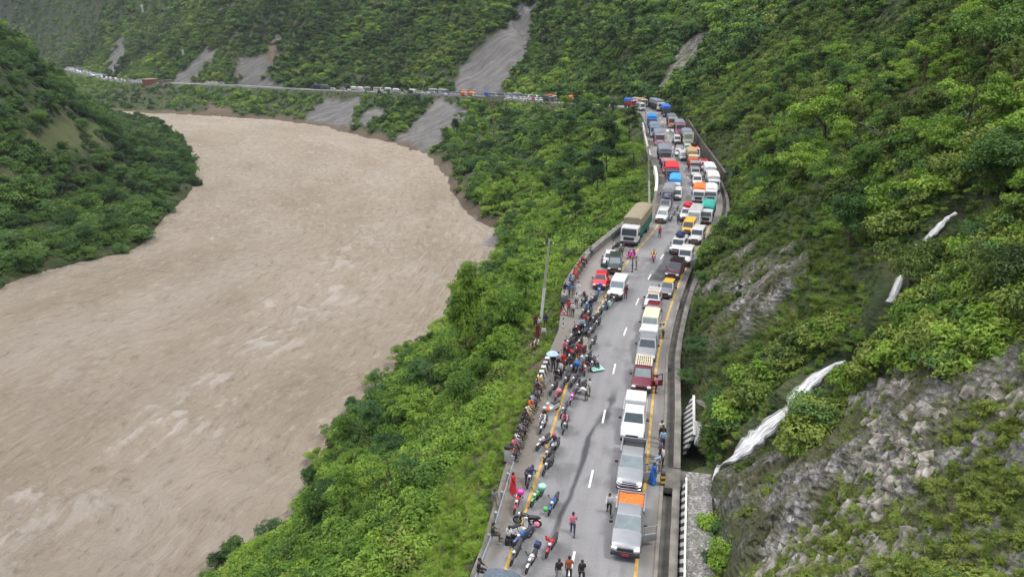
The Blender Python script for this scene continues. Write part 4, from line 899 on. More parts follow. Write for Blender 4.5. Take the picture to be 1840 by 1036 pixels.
def car(kind, c, roof=None, glass=GLASS, door=0, bull=False, rack=None, load=None, canopy=None, bed=None, L=None):
    """forward is +Y; returns the parts' root (made by the caller's place())"""
    def make(par):
        pm = paint(c); rm = paint(roof) if roof else pm
        if kind == 'sedan':
            l, W, r = L or 3.8, 1.65, .29; key = ('sedan', l); top = [(-l / 2, .78, .8), (-l / 2 + .1, .9, .92), (-l * .2, .93, 1), (l * .16, .93, 1), (l / 2 - .25, .74, .95), (l / 2, .58, .78)]; ar = (-l * .31, l * .32)
            cached(key + ('b',), lambda: body_mesh(l, W, top, ar, r, .22), 'body', pm, par); cabin(par, key, -l * .42, l * .2, -l * .3, l * .06, W * .46, W * .36, .86, 1.42, rm, glass, 2, pm); zl = .62; wy = ar; ww = .18
        elif kind == 'suv':
            l, W, r = L or 4.5, 1.8, .37; key = ('suv', l); top = [(-l / 2, 1.0, .9), (-l / 2 + .08, 1.08, .97), (l * .14, 1.1, 1), (l / 2 - .2, .98, .97), (l / 2, .8, .86)]; ar = (-l * .3, l * .33)
            cached(key + ('b',), lambda: body_mesh(l, W, top, ar, r, .32), 'body', pm, par); cabin(par, key, -l * .485, l * .2, -l * .45, l * .07, W * .465, W * .40, 1.0, 1.78, rm, glass, 3, pm); zl = .82; wy = ar; ww = .24
        elif kind == 'jeep':
            l, W, r = L or 4.3, 1.75, .36; key = ('jeep', l); top = [(-l / 2, 1.0, .97), (-l / 2 + .06, 1.05, .99), (l * .16, 1.07, .99), (l * .19, 1.04, .82), (l / 2 - .1, 1.0, .78), (l / 2, .9, .74)]; ar = (-l * .3, l * .36)
            cached(key + ('b',), lambda: body_mesh(l, W, top, ar, r, .36), 'body', pm, par); cabin(par, key, -l * .492, l * .17, -l * .48, l * .10, W * .48, W * .45, 1.0, 1.85, rm, glass, 3, pm); zl = .84; wy = ar; ww = .22
            for sx in (-1, 1): cached(key + ('fender', sx), lambda: MB().box((sx * (W / 2 - .14), l * .36, .84), (.3, 1.0, .12), bev=.04), 'fender', pm, par)
        elif kind == 'pickup':
            l, W, r = L or 5.3, 1.85, .39; key = ('pickup', l); fl = .78; top = [(-l / 2, fl, .97), (-l * .135, fl, 1), (-l * .13, 1.1, 1), (l * .2, 1.1, 1), (l / 2 - .35, .99, .97), (l / 2 - .05, .84, .88), (l / 2, .7, .8)]; ar = (-l * .28, l * .31)
            cached(key + ('b',), lambda: body_mesh(l, W, top, ar, r, .36), 'body', pm, par); cabin(par, key, -l * .13, l * .22, -l * .115, l * .10, W * .465, W * .40, 1.03, 1.76, rm, glass, 2, pm); zl = .84; wy = ar; ww = .25
            def bedm():
                M = MB(); y0, y1 = -l / 2 + .02, -l * .14
                for sx in (-1, 1): M.box((sx * (W / 2 - .05), (y0 + y1) / 2, .96), (.1, y1 - y0, .44), bev=.02)
                M.box((0, y0 + .04, .96), (W * .9, .09, .42), bev=.02); return M
            cached(key + ('bed',), bedm, 'cargo_bed', pm, par); cached(key + ('liner',), lambda: MB().box((0, (-l / 2 - l * .14) / 2, .81), (W - .22, l * .34, .04)), 'bed_floor', BLK, par)
            y0, y1 = -l / 2 + .08, -l * .15
            if canopy: cached(key + ('can',), lambda: MB().box((0, (y0 + y1) / 2, 1.52), (W - .06, y1 - y0, .9), taper=(.9, .95), bev=.06), 'canopy', paint(canopy), par)
            if bed:
                def tarp():
                    M = MB(); n = 12; g = [[M.bm.verts.new((-W / 2 + .12 + (W - .24) * i / n, y0 + .05 + (y1 - y0 - .1) * j / n, .98 + .2 * math.sin(math.pi * i / n) * math.sin(math.pi * j / n) + .12 * vnoise(i * .8, j * .8, 3))) for i in range(n + 1)] for j in range(n + 1)]
                    for j in range(n):
                        for i in range(n): M.bm.faces.new((g[j][i], g[j][i + 1], g[j + 1][i + 1], g[j + 1][i]))
                    return M
                cached(key + ('tarp',), tarp, 'bed_cover', cloth(bed), par)
        elif kind == 'van':
            l, W, r = L or 4.2, 1.7, .3; key = ('van', l); top = [(-l / 2, 1.0, .96), (-l / 2 + .05, 1.05, 1), (l * .3, 1.05, 1), (l / 2 - .12, .9, .96), (l / 2, .7, .88)]; ar = (-l * .3, l * .34)
            cached(key + ('b',), lambda: body_mesh(l, W, top, ar, r, .25), 'body', pm, par); cabin(par, key, -l * .495, l * .42, -l * .475, l * .27, W * .49, W * .43, .98, 1.85, rm, glass, 3, pm); zl = .68; wy = ar; ww = .18
        else:                                          # minibus
            l, W, r = L or 6.5, 2.05, .38; key = ('minibus', l); top = [(-l / 2, 1.15, .97), (-l / 2 + .05, 1.2, 1), (l * .38, 1.2, 1), (l / 2 - .1, 1.05, .96), (l / 2, .8, .9)]; ar = (-l * .28, l * .32)
            cached(key + ('b',), lambda: body_mesh(l, W, top, ar, r, .35), 'body', pm, par); cabin(par, key, -l * .495, l * .46, -l * .485, l * .37, W * .49, W * .45, 1.15, 2.5, rm, glass, 5, pm); zl = .8; wy = ar; ww = .22
        wheels(par, W, wy, r, ww); lights(par, l, W, zl, key, bull)
        zt = dict(sedan=1.42, suv=1.78, jeep=1.85, pickup=1.76, van=1.85, minibus=2.5)[kind]
        if rack:
            y0, y1 = (-l * .42, l * .04) if kind != 'minibus' else (-l * .4, l * .3)
            if kind == 'pickup': y0, y1 = -l * .11, l * .08
            def rk():
                M = MB(); hw = W * .40
                for sx in (-1, 1): M.tube([(sx * hw, y0, zt + .14), (sx * hw, y1, zt + .14)], .03, 6)
                for i in range(8): M.box((-hw + 2 * hw * (i + .5) / 8, (y0 + y1) / 2, zt + .11), (.09, y1 - y0, .03))
                for i in range(4): M.box((0, y0 + (y1 - y0) * (i + .5) / 4, zt + .08), (2 * hw, .05, .05))
                for sx in (-1, 1):
                    for yy in (y0 + .1, y1 - .1): M.box((sx * hw, yy, zt + .06), (.05, .05, .14))
                return M
            cached(key + ('rack',), rk, 'roof_rack', paint(rack), par)
        if load:
            def ld():
                M = MB(); rg = random.Random(5)
                for i in range(7): M.box((rg.uniform(-.5, .5), rg.uniform(-l * .36, 0), zt + .22 + rg.uniform(0, .15)), (rg.uniform(.4, .7), rg.uniform(.5, .9), rg.uniform(.25, .4)), rz=rg.uniform(-.5, .5), bev=.09)
                return M
            cached(key + ('load',), ld, 'roof_load', cloth(load), par)
        if door: open_door(par, l * .14 if kind != 'sedan' else l * .08, W, .4, zt - .1, pm, -door)
        return l
    return make
def truck(cab='white', cargo='tarpgrey', side='blue', L=8.5, face=None, small=False, Ht=3.3, open_back=False):
    def make(par):
        W = 1.95 if small else 2.4; hc = 2.15 if small else 2.75; r = .36 if small else .5; cl = 1.5 if small else 1.9; z0 = .5 if small else .75; key = ('truck', L, small, Ht)
        yf = L / 2; cm = paint(cab)
        def cb():
            M = MB(); prof = [(yf - cl, z0), (yf - .02, z0), (yf, z0 + .5), (yf - .04, z0 + .8), (yf - .2, hc - .12), (yf - .3, hc), (yf - cl, hc)]
            secs = []
            for x, k in ((-W / 2, .94), (-W / 2 + .06, 1), (W / 2 - .06, 1), (W / 2, .94)): 
                cy, cz = yf - cl / 2, (z0 + hc) / 2; secs.append([(x, cy + (y - cy) * k, cz + (z - cz) * k) for y, z in prof])
            return M.loft(secs)
        cached(key + ('cab',), cb, 'cab', cm, par); A = z0 + .86; Bz = hc - .2; ya, yb = yf - .045, yf - .185
        cached(key + ('ws',), lambda: MB().quad([(-W * .43, ya, A), (-W * .42, yb, Bz), (W * .42, yb, Bz), (W * .43, ya, A)], .02), 'windshield', GLASS if cab != 'cream' else GLASSL, par)
        for sx in (-1, 1):
            cached(key + ('sw', sx), lambda: MB().box((sx * W / 2, yf - .75, (A + Bz) / 2), (.04, .8, Bz - A - .1), bev=.01), 'side_window', GLASS, par)
            cached(key + ('hl', sx), lambda: MB().box((sx * W * .38, yf + .03, z0 + .12), (.34, .1, .2), bev=.03), 'headlight', LAMP, par)
            cached(key + ('mi', sx), lambda: MB().box((sx * (W / 2 + .2), yf - .12, A + .35), (.16, .1, .5), bev=.02), 'mirror', BLK, par)
        cached(key + ('gr',), lambda: MB().box((0, yf + .02, z0 + .45), (W * .62, .08, .42), bev=.02), 'grille', BLK if not face else paint(face), par)
        cached(key + ('fb',), lambda: MB().box((0, yf + .04, z0 - .14), (W * .99, .22, .3), bev=.04), 'bumper', BLK if not face else CHROME, par)
        cached(key + ('pl',), lambda: MB().box((0, yf + .17, z0 - .12), (.5, .03, .16)), 'plate', PLATE, par)
        if face:
            cached(key + ('crown', 1), lambda: MB().box((0, yf - .32, hc + .2), (W * 1.02, .3, .42), rx=.2, bev=.05), 'crown_board', paint(face), par)
            cached(key + ('trim', 1), lambda: MB().box((0, yf - .2, hc - .03), (W * 1.0, .14, .1), bev=.02), 'trim', paint('white'), par)
        def ch():
            M = MB()
            for sx in (-1, 1): M.box((sx * .45, -.2, z0 - .05), (.16, L - 1, .24))
            for sx in (-1, 1): M.box((sx * W * .42, L * .1, z0 - .15), (.3, 1.0, .45), bev=.04)
            return M
        cached(key + ('ch',), ch, 'chassis', BLK, par)
        y0, y1 = -L / 2, yf - cl - .12; zf = z0 + .25; zs = Ht * (.60 if not open_back else .78)
        cached(key + ('cg',), lambda: MB().box((0, (y0 + y1) / 2, (zf + zs) / 2), (W * 1.02, y1 - y0, zs - zf), bev=.03), 'cargo_body', paint(side) if side not in ('teal', 'tarpgrey') else cloth(side), par)
        def rails():
            M = MB(); n = int((y1 - y0) / .9)
            for i in range(n + 1):
                for sx in (-1, 1): M.box((sx * (W * .51 + .03), y0 + .05 + (y1 - y0 - .1) * i / n, (zf + zs) / 2), (.07, .09, zs - zf))
            for sx in (-1, 1): M.box((sx * (W * .51 + .035), (y0 + y1) / 2, zs - .04), (.08, y1 - y0, .09))
            return M
        cached(key + ('rl',), rails, 'side_rails', BLK if side != 'white' else paint('silver'), par)
        if not open_back:
            def tp():
                M = MB(); secs = []; n = 14
                for i in range(n + 1):
                    y = y0 - .03 + (y1 - y0 + .06) * i / n; e = .14 if i in (0, n) else 0; sag = .07 * math.cos(i * 2.9); w = W * .525
                    secs.append([(-w, y, zs - .05), (-w, y, Ht - .28 - e), (-w * .82, y, Ht - .1 - e + sag * .5), (-w * .4, y, Ht - e + sag), (w * .4, y, Ht - e + sag), (w * .82, y, Ht - .1 - e + sag * .5), (w, y, Ht - .28 - e), (w, y, zs - .05)])
                return M.loft(secs)
            cached(key + ('tp',), tp, 'tarpaulin', cloth(cargo), par)
        ys = [yf - cl * .55, -L * .24, -L * .24 - r * 2.15] if not small else [yf - cl * .5, -L * .28]
        if L > 10: ys.insert(1, yf - cl * .55 - r * 2.4)
        wheels(par, W, ys, r, .3); return L
    return make
def place(px, py, maker, label, cat, name, group=None, lane=None, turn=0.0, dz=0.0, far=False):
    """front bumper touches the ground at the pixel; the thing faces back down the road unless turned"""
    x, y, z = on_road(px, py); d, s = road.near([x], [y]); return place_sd(float(s[0]), float(d[0]), maker, label, cat, name, group, turn)
def place_sd(s, d, maker, label, cat, name, group=None, turn=0.0, flip=0):
    x, y, z, h = road.at(s, d); f = h + math.pi + R(turn); o = empty(name, (0, 0, 0), f - math.pi / 2, label, cat, group); l = maker(o)
    cx, cy = x - math.cos(f) * l / 2, y - math.sin(f) * l / 2; dd, ss = road.near([cx], [cy]); zz = road.at(float(ss[0]), 0)[2]
    o.location = (cx, cy, zz + .008); zf = road.at(max(float(ss[0]) - l / 2, 0), 0)[2]; zb = road.at(float(ss[0]) + l / 2, 0)[2]
    if abs(turn) < 60: o.rotation_euler = (-math.atan2(zb - zf, l) , 0, f - math.pi / 2) if not flip else o.rotation_euler
    return o
# ------------------------------------------------------------------ motorcycles
def moto(c='red', kind='bike', seat='black', load=None):
    def make(par):
        pm = paint(c); key = ('moto', kind); r = .31 if kind == 'bike' else .23; wb = 1.3 if kind == 'bike' else 1.22; yf, yr = wb / 2, -wb / 2
        for y in (yf, yr):
            o = cached(key + ('w', 0), lambda: MB().disc((0, 0, 0), .07, .16, 10), 'wheel', BLK, par); o.location = (0, y, r)
            cached(key + ('t', 0), lambda: MB().ring((0, 0, 0), r - .05, .055 if kind == 'bike' else .06, 22, 7), 'tyre', TYRE, o); cached(key + ('r', 0), lambda: MB().disc((0, 0, 0), r * .62, .03, 16), 'rim', RIM, o)
        cached(key + ('fk',), lambda: (lambda M: (M.tube([(.09, yf, r), (.09, yf - .28, .95)], .028, 6), M.tube([(-.09, yf, r), (-.09, yf - .28, .95)], .028, 6), M)[-1])(MB()), 'fork', CHROME, par)
        cached(key + ('hb',), lambda: MB().tube([(-.38, yf - .44, 1.03), (-.2, yf - .32, 1.02), (.2, yf - .32, 1.02), (.38, yf - .44, 1.03)], .022, 6), 'handlebar', BLK, par)
        cached(key + ('hl',), lambda: MB().ell((0, yf - .16, .9), (.1, .1, .1), 10, 6), 'headlight', LAMP, par)
        for sx in (-1, 1): cached(key + ('mr', sx), lambda: MB().tube([(sx * .25, yf - .34, 1.03), (sx * .32, yf - .3, 1.2)], .012, 5).box((sx * .33, yf - .3, 1.23), (.12, .03, .08), bev=.01), 'mirror', BLK, par)
        if kind == 'bike':
            cached(key + ('eng',), lambda: MB().box((0, .02, .43), (.28, .46, .34), bev=.05).tube([(0, yf - .27, .85), (0, .1, .72), (0, -.55, .72)], .04, 6).tube([(0, yf - .3, .8), (0, .25, .35), (0, -.1, .3)], .03, 6), 'engine', BLK, par)
            cached(key + ('tank',), lambda: MB().ell((0, .16, .80), (.17, .30, .17), 14, 8), 'fuel_tank', pm, par)
            cached(key + ('seat',), lambda: MB().loft([[(-w, y, z - .05), (w, y, z - .05), (w * .8, y, z + .05), (-w * .8, y, z + .05)] for y, w, z in ((-.02, .1, .78), (-.2, .15, .78), (-.5, .13, .83), (-.78, .09, .87))]), 'seat', pmat('seat_vinyl', (.035, .035, .04), .6), par)
            cached(key + ('tail',), lambda: MB().loft([[(-w, y, z - .1), (w, y, z - .1), (w, y, z + .03), (-w, y, z + .03)] for y, w, z in ((-.1, .12, .68), (-.5, .12, .74), (-.88, .05, .84))]), 'tail_panel', pm, par)
            cached(key + ('fd',), lambda: MB().loft([[(-.07, yf + (r + .04) * math.sin(a), r + (r + .04) * math.cos(a)), (.07, yf + (r + .04) * math.sin(a), r + (r + .04) * math.cos(a)), (.05, yf + (r + .07) * math.sin(a), r + (r + .07) * math.cos(a)), (-.05, yf + (r + .07) * math.sin(a), r + (r + .07) * math.cos(a))] for a in (-.9, -.5, -.1, .3, .6)]), 'front_fender', pm, par)
            cached(key + ('ex',), lambda: MB().tube([(.14, .1, .3), (.17, -.3, .28), (.2, -.8, .4)], [.03, .05, .055], 8), 'exhaust', CHROME, par)
        else:
            cached(key + ('bd',), lambda: MB().loft([[(-w, y, .3), (w, y, .3), (w * 1.05, y, z), (-w * 1.05, y, z)] for y, w, z in ((-.82, .08, .72), (-.6, .19, .74), (-.2, .19, .68), (.0, .17, .4), (.3, .16, .33))]), 'body_panel', pm, par)
            cached(key + ('sh',), lambda: MB().loft([[(-w, y, z), (w, y, z), (w * .6, y + .12, z + .02), (-w * .6, y + .12, z + .02)] for y, w, z in ((.34, .17, .34), (.36, .21, .6), (.3, .2, .85), (.24, .14, 1.0))]), 'front_shield', pm, par)
            cached(key + ('st',), lambda: MB().loft([[(-w, y, z - .04), (w, y, z - .04), (w * .85, y, z + .05), (-w * .85, y, z + .05)] for y, w, z in ((-.08, .13, .74), (-.3, .17, .76), (-.78, .12, .82))]), 'seat', pmat('seat_vinyl', (.035, .035, .04), .6), par)
        if load: cached(key + ('box',), lambda: MB().box((0, -.78, 1.02), (.42, .38, .32), taper=(.85, .85), bev=.05), 'top_box', paint(load), par)
        return wb
    return make
def place_moto(fx, fy, rx, ry, maker, label, name='motorcycle', group=None, lean=7):
    a = Vector(on_road(fx, fy)); b = Vector(on_road(rx, ry)); f = (a - b); yaw = math.atan2(f.y, f.x) - math.pi / 2; c = (a + b) / 2
    o = empty(name, (0, 0, 0), 0, label, 'motorcycle' if name == 'motorcycle' else 'scooter', group); maker(o)
    o.location = (c.x, c.y, c.z + .012); o.rotation_euler = (0, R(-lean), yaw); o.rotation_mode = 'XYZ'; return o
# ------------------------------------------------------------------ people
def skin_mesh(V, E, Rr, sub=1, root=0):
    me = bpy.data.meshes.new('t'); me.from_pydata([tuple(v) for v in V], E, []); o = bpy.data.objects.new('t', me); col.objects.link(o)
    m = o.modifiers.new('s', 'SKIN'); m.use_smooth_shade = True
    for i, r in enumerate(Rr): sv = me.skin_vertices[0].data[i]; sv.radius = (r if isinstance(r, tuple) else (r, r)); sv.use_root = (i == root)
    if sub: s = o.modifiers.new('u', 'SUBSURF'); s.levels = sub; s.render_levels = sub
    dg = bpy.context.evaluated_depsgraph_get(); dg.update(); out = bpy.data.meshes.new_from_object(o.evaluated_get(dg)); bpy.data.objects.remove(o); bpy.data.meshes.remove(me); out.shade_smooth(); return out
def dirv(a, lat=0.0): return Vector((lat, math.sin(a) * math.sqrt(1 - lat * lat), -math.cos(a) * math.sqrt(1 - lat * lat)))
POSE = dict(  # hip height, torso lean, (thigh, shin) left / right, (upper arm, forearm, spread) left / right
  stand=(.90, .03, (.03, -.02), (-.05, -.05), (.05, .15, .16), (.0, .2, .14)),
  folded=(.90, .0, (.04, .0), (-.02, -.04), (.25, 1.5, .12), (.2, 1.6, .12)),
  walk=(.88, .06, (.42, .12), (-.3, -.62), (-.35, -.1, .12), (.4, .7, .12)),
  lean=(.86, -.12, (.35, .30), (.25, .05), (-.2, .2, .25), (.1, .6, .2)),
  sit=(.10, .12, (1.45, .10), (1.38, .0), (.35, 1.1, .15), (.3, 1.25, .15)),
  ride=(.12, .28, (1.15, -.35), (1.15, -.35), (.95, 1.15, .12), (.95, 1.15, .12)),
  crouch=(.30, .5, (1.75, -.5), (1.6, -.6), (.8, 1.2, .1), (.8, 1.4, .1)),
  bend=(.86, 1.0, (.15, -.05), (-.1, -.12), (.75, .9, .12), (.9, 1.1, .12)),
  reach=(.90, .1, (.1, .0), (-.12, -.12), (1.2, 1.45, .1), (.1, .3, .15)))
_pm = {}
def pose_meshes(p):
    if p in _pm: return _pm[p]
    hz, ln, tl, tr_, al, ar_ = POSE[p]; up = Vector((0, math.sin(ln), math.cos(ln))); H_ = Vector((0, 0, hz))
    V, E, Rr = [], [], []
    def add(v, r, par=None):
        V.append(Vector(v)); Rr.append(r); i = len(V) - 1
        if par is not None: E.append((par, i))
        return i
    pel = add(H_, (.15, .105)); wai = add(H_ + up * .17, (.13, .09), pel); che = add(H_ + up * .36, (.155, .105), wai); nk = add(H_ + up * .50, .055, che); fw = Vector((0, math.cos(ln * .5), -math.sin(ln * .5)))
    hb = add(H_ + up * .56, .062, nk); hd = add(H_ + up * .64 + fw * .02, (.078, .095), hb); ht = add(H_ + up * .72 + fw * .01, (.06, .075), hd)
    J = dict(pel=H_, wai=V[wai], che=V[che], nk=V[nk], hd=V[hd], up=up)
    spread = .22 if p == 'ride' else .02
    for sx, (ta, sa), (ua, fa, sp) in ((-1, tl, al), (1, tr_, ar_)):
        hip = H_ + Vector((sx * .095, 0, -.03)); kn = hip + dirv(ta, sx * spread * 1.2) * .43; an = kn + dirv(sa, sx * .02) * .41; toe = an + Vector((sx * .03, .17, -.05)) if p != 'ride' else an + Vector((0, .16, -.03))
        a = add(hip, .085, pel); m_ = add(hip.lerp(kn, .5), .072, a); b = add(kn, .052, m_); m2 = add(kn.lerp(an, .35), .05, b); c = add(an, .036, m2); add(toe, .032, c)
        shd = H_ + up * .455 + Vector((sx * .175, 0, 0)); el = shd + dirv(ua, sx * sp) * .27; wr = el + dirv(fa, sx * sp * -.2 if fa > 1 else sx * sp * .4) * .235
        d = add(shd, .052, che); e = add(el, .038, d); f = add(wr, .026, e); hv = (wr - el).normalized(); palm = wr + hv * .07; g_ = add(palm, (.036, .018), f)
        side = Vector((0, 1, 0)) if abs(hv.y) < .8 else Vector((0, 0, 1))
        for k, (q, l1) in enumerate(((-.028, .055), (-.01, .07), (.01, .066), (.027, .05))):
            w1 = add(palm + side * q + hv * (.02 + l1 * .55), .009, g_); add(palm + side * q * 1.1 + hv * (.02 + l1) + Vector((-sx * .02, 0, 0)), .007, w1)
        th = add(wr + hv * .03 + side * .04, .010, g_); add(wr + hv * .065 + side * .06, .008, th)
        J[sx] = (hip, kn, an, toe, shd, el, wr)
    body = skin_mesh(V, E, Rr, 1)
    # face: nose, ears as welded bumps of the head
    M = MB(); M.bm.from_mesh(body); hd_ = J['hd']; M.ell(hd_ + fw * .095 - up * .012, (.013, .02, .02), 6, 4); 
    for sx in (-1, 1): M.ell(hd_ + Vector((sx * .082, 0, 0)) - up * .01, (.012, .02, .03), 6, 4)
    M.ell(hd_ + fw * .088 - up * .05, (.025, .008, .006), 6, 4); body = M.mesh('body')
    M = MB()
    for sx in (-1, 1): M.ell(hd_ + fw * .088 + up * .022 + Vector((sx * .032, 0, 0)), (.012, .008, .009), 6, 4)
    eyes = M.mesh('eyes')
    # shirt
    V2, E2, R2 = [H_ + up * .0, H_ + up * .17, H_ + up * .36, H_ + up * .47], [(0, 1), (1, 2), (2, 3)], [(.165, .125), (.15, .112), (.172, .122), (.085, .08)]
    for sx in (-1, 1):
        hip, kn, an, toe, shd, el, wr = J[sx]; k = len(V2); V2 += [shd, shd.lerp(el, .9), el.lerp(wr, .8)]; R2 += [.068, .054, .044]; E2 += [(2, k), (k, k + 1), (k + 1, k + 2)]
    shirt = skin_mesh(V2, E2, R2, 1)
    V2, E2, R2 = [H_ + up * .06, H_ + Vector((0, 0, -.04))], [(0, 1)], [(.155, .115), (.15, .12)]
    for sx in (-1, 1):
        hip, kn, an, toe, shd, el, wr = J[sx]; k = len(V2); V2 += [hip + dirv(0) * .02, hip.lerp(kn, .5), kn, kn.lerp(an, .9)]; R2 += [.098, .088, .068, .05]; E2 += [(1, k), (k, k + 1), (k + 1, k + 2), (k + 2, k + 3)]
    trou = skin_mesh(V2, E2, R2, 1)
    M = MB(); M.ell(hd_ + up * .035 - fw * .018, (.094, .105, .098), 12, 6, -.15); M.ell(hd_ - fw * .06, (.075, .055, .09), 8, 5); hair = M.mesh('hair')
    M = MB(); M.ell(hd_ + up * .02 + fw * .0, (.13, .15, .14), 14, 8, -.45); helm = M.mesh('helmet')
    M = MB()
    for sx in (-1, 1):
        an, toe = J[sx][2], J[sx][3]; M.tube([an + Vector((0, -.06, -.03)), an + Vector((0, .03, -.035)), toe + Vector((0, .03, 0))], [.042, .05, .035], 8)
    shoe = M.mesh('shoes')
    low = min(v.z for v in V) - .03
    secs = []
    for k, (t, rr_) in enumerate(((.52, .15), (.3, .17), (.0, .19), (-.45, .26), (-.84, .33))):
        zc = hz + t if t < 0 else None; c = Vector((0, 0, hz + t)) if t <= 0 else H_ + up * t
        secs.append([c + Vector((rr_ * math.cos(a * .5236), rr_ * .8 * math.sin(a * .5236), .0)) * (1 + .08 * math.sin(3 * a)) for a in range(12)])
    robe = MB().loft(secs).mesh('robe') if p in ('stand', 'folded', 'walk', 'reach', 'lean') else trou
    _pm[p] = (body, eyes, shirt, trou, hair, helm, shoe, robe, low); return _pm[p]
SKINS = [pmat('skin_tone_warm', (.30, .16, .09), .55, 0, .08, 6), pmat('skin_tone_dark', (.20, .105, .06), .55, 0, .08, 6)]
HAIR = pmat('black_hair', (.015, .013, .012), .6)
_pc = [0]
def person(loc, yaw, pose, top, bottom, label, group=None, helmet=None, robe=False, scale=None):
    body, eyes, shirt, trou, hair, helm, shoe, rb, low = pose_meshes(pose); _pc[0] += 1
    sc_ = scale or random.uniform(.95, 1.06); root = link('person', body, SKINS[_pc[0] % 2]); tag(root, label, 'person', group)
    root.scale = (sc_,) * 3; root.rotation_euler = (0, 0, yaw); root.location = (loc[0], loc[1], loc[2] - (low * sc_ if pose not in ('sit', 'ride') else 0))
    link('eyes', eyes, BLK, root)
    if robe: link('robe', rb, cloth(top), root)
    link('shirt', shirt, cloth(top), root); link('trousers', trou, cloth(bottom), root)
    if helmet: link('helmet', helm, paint(helmet), root)
    else: link('hair', hair, HAIR, root)
    link('shoes', shoe, BLK, root); return root
def yaw_to(dx, dy): return math.atan2(dy, dx) - math.pi / 2
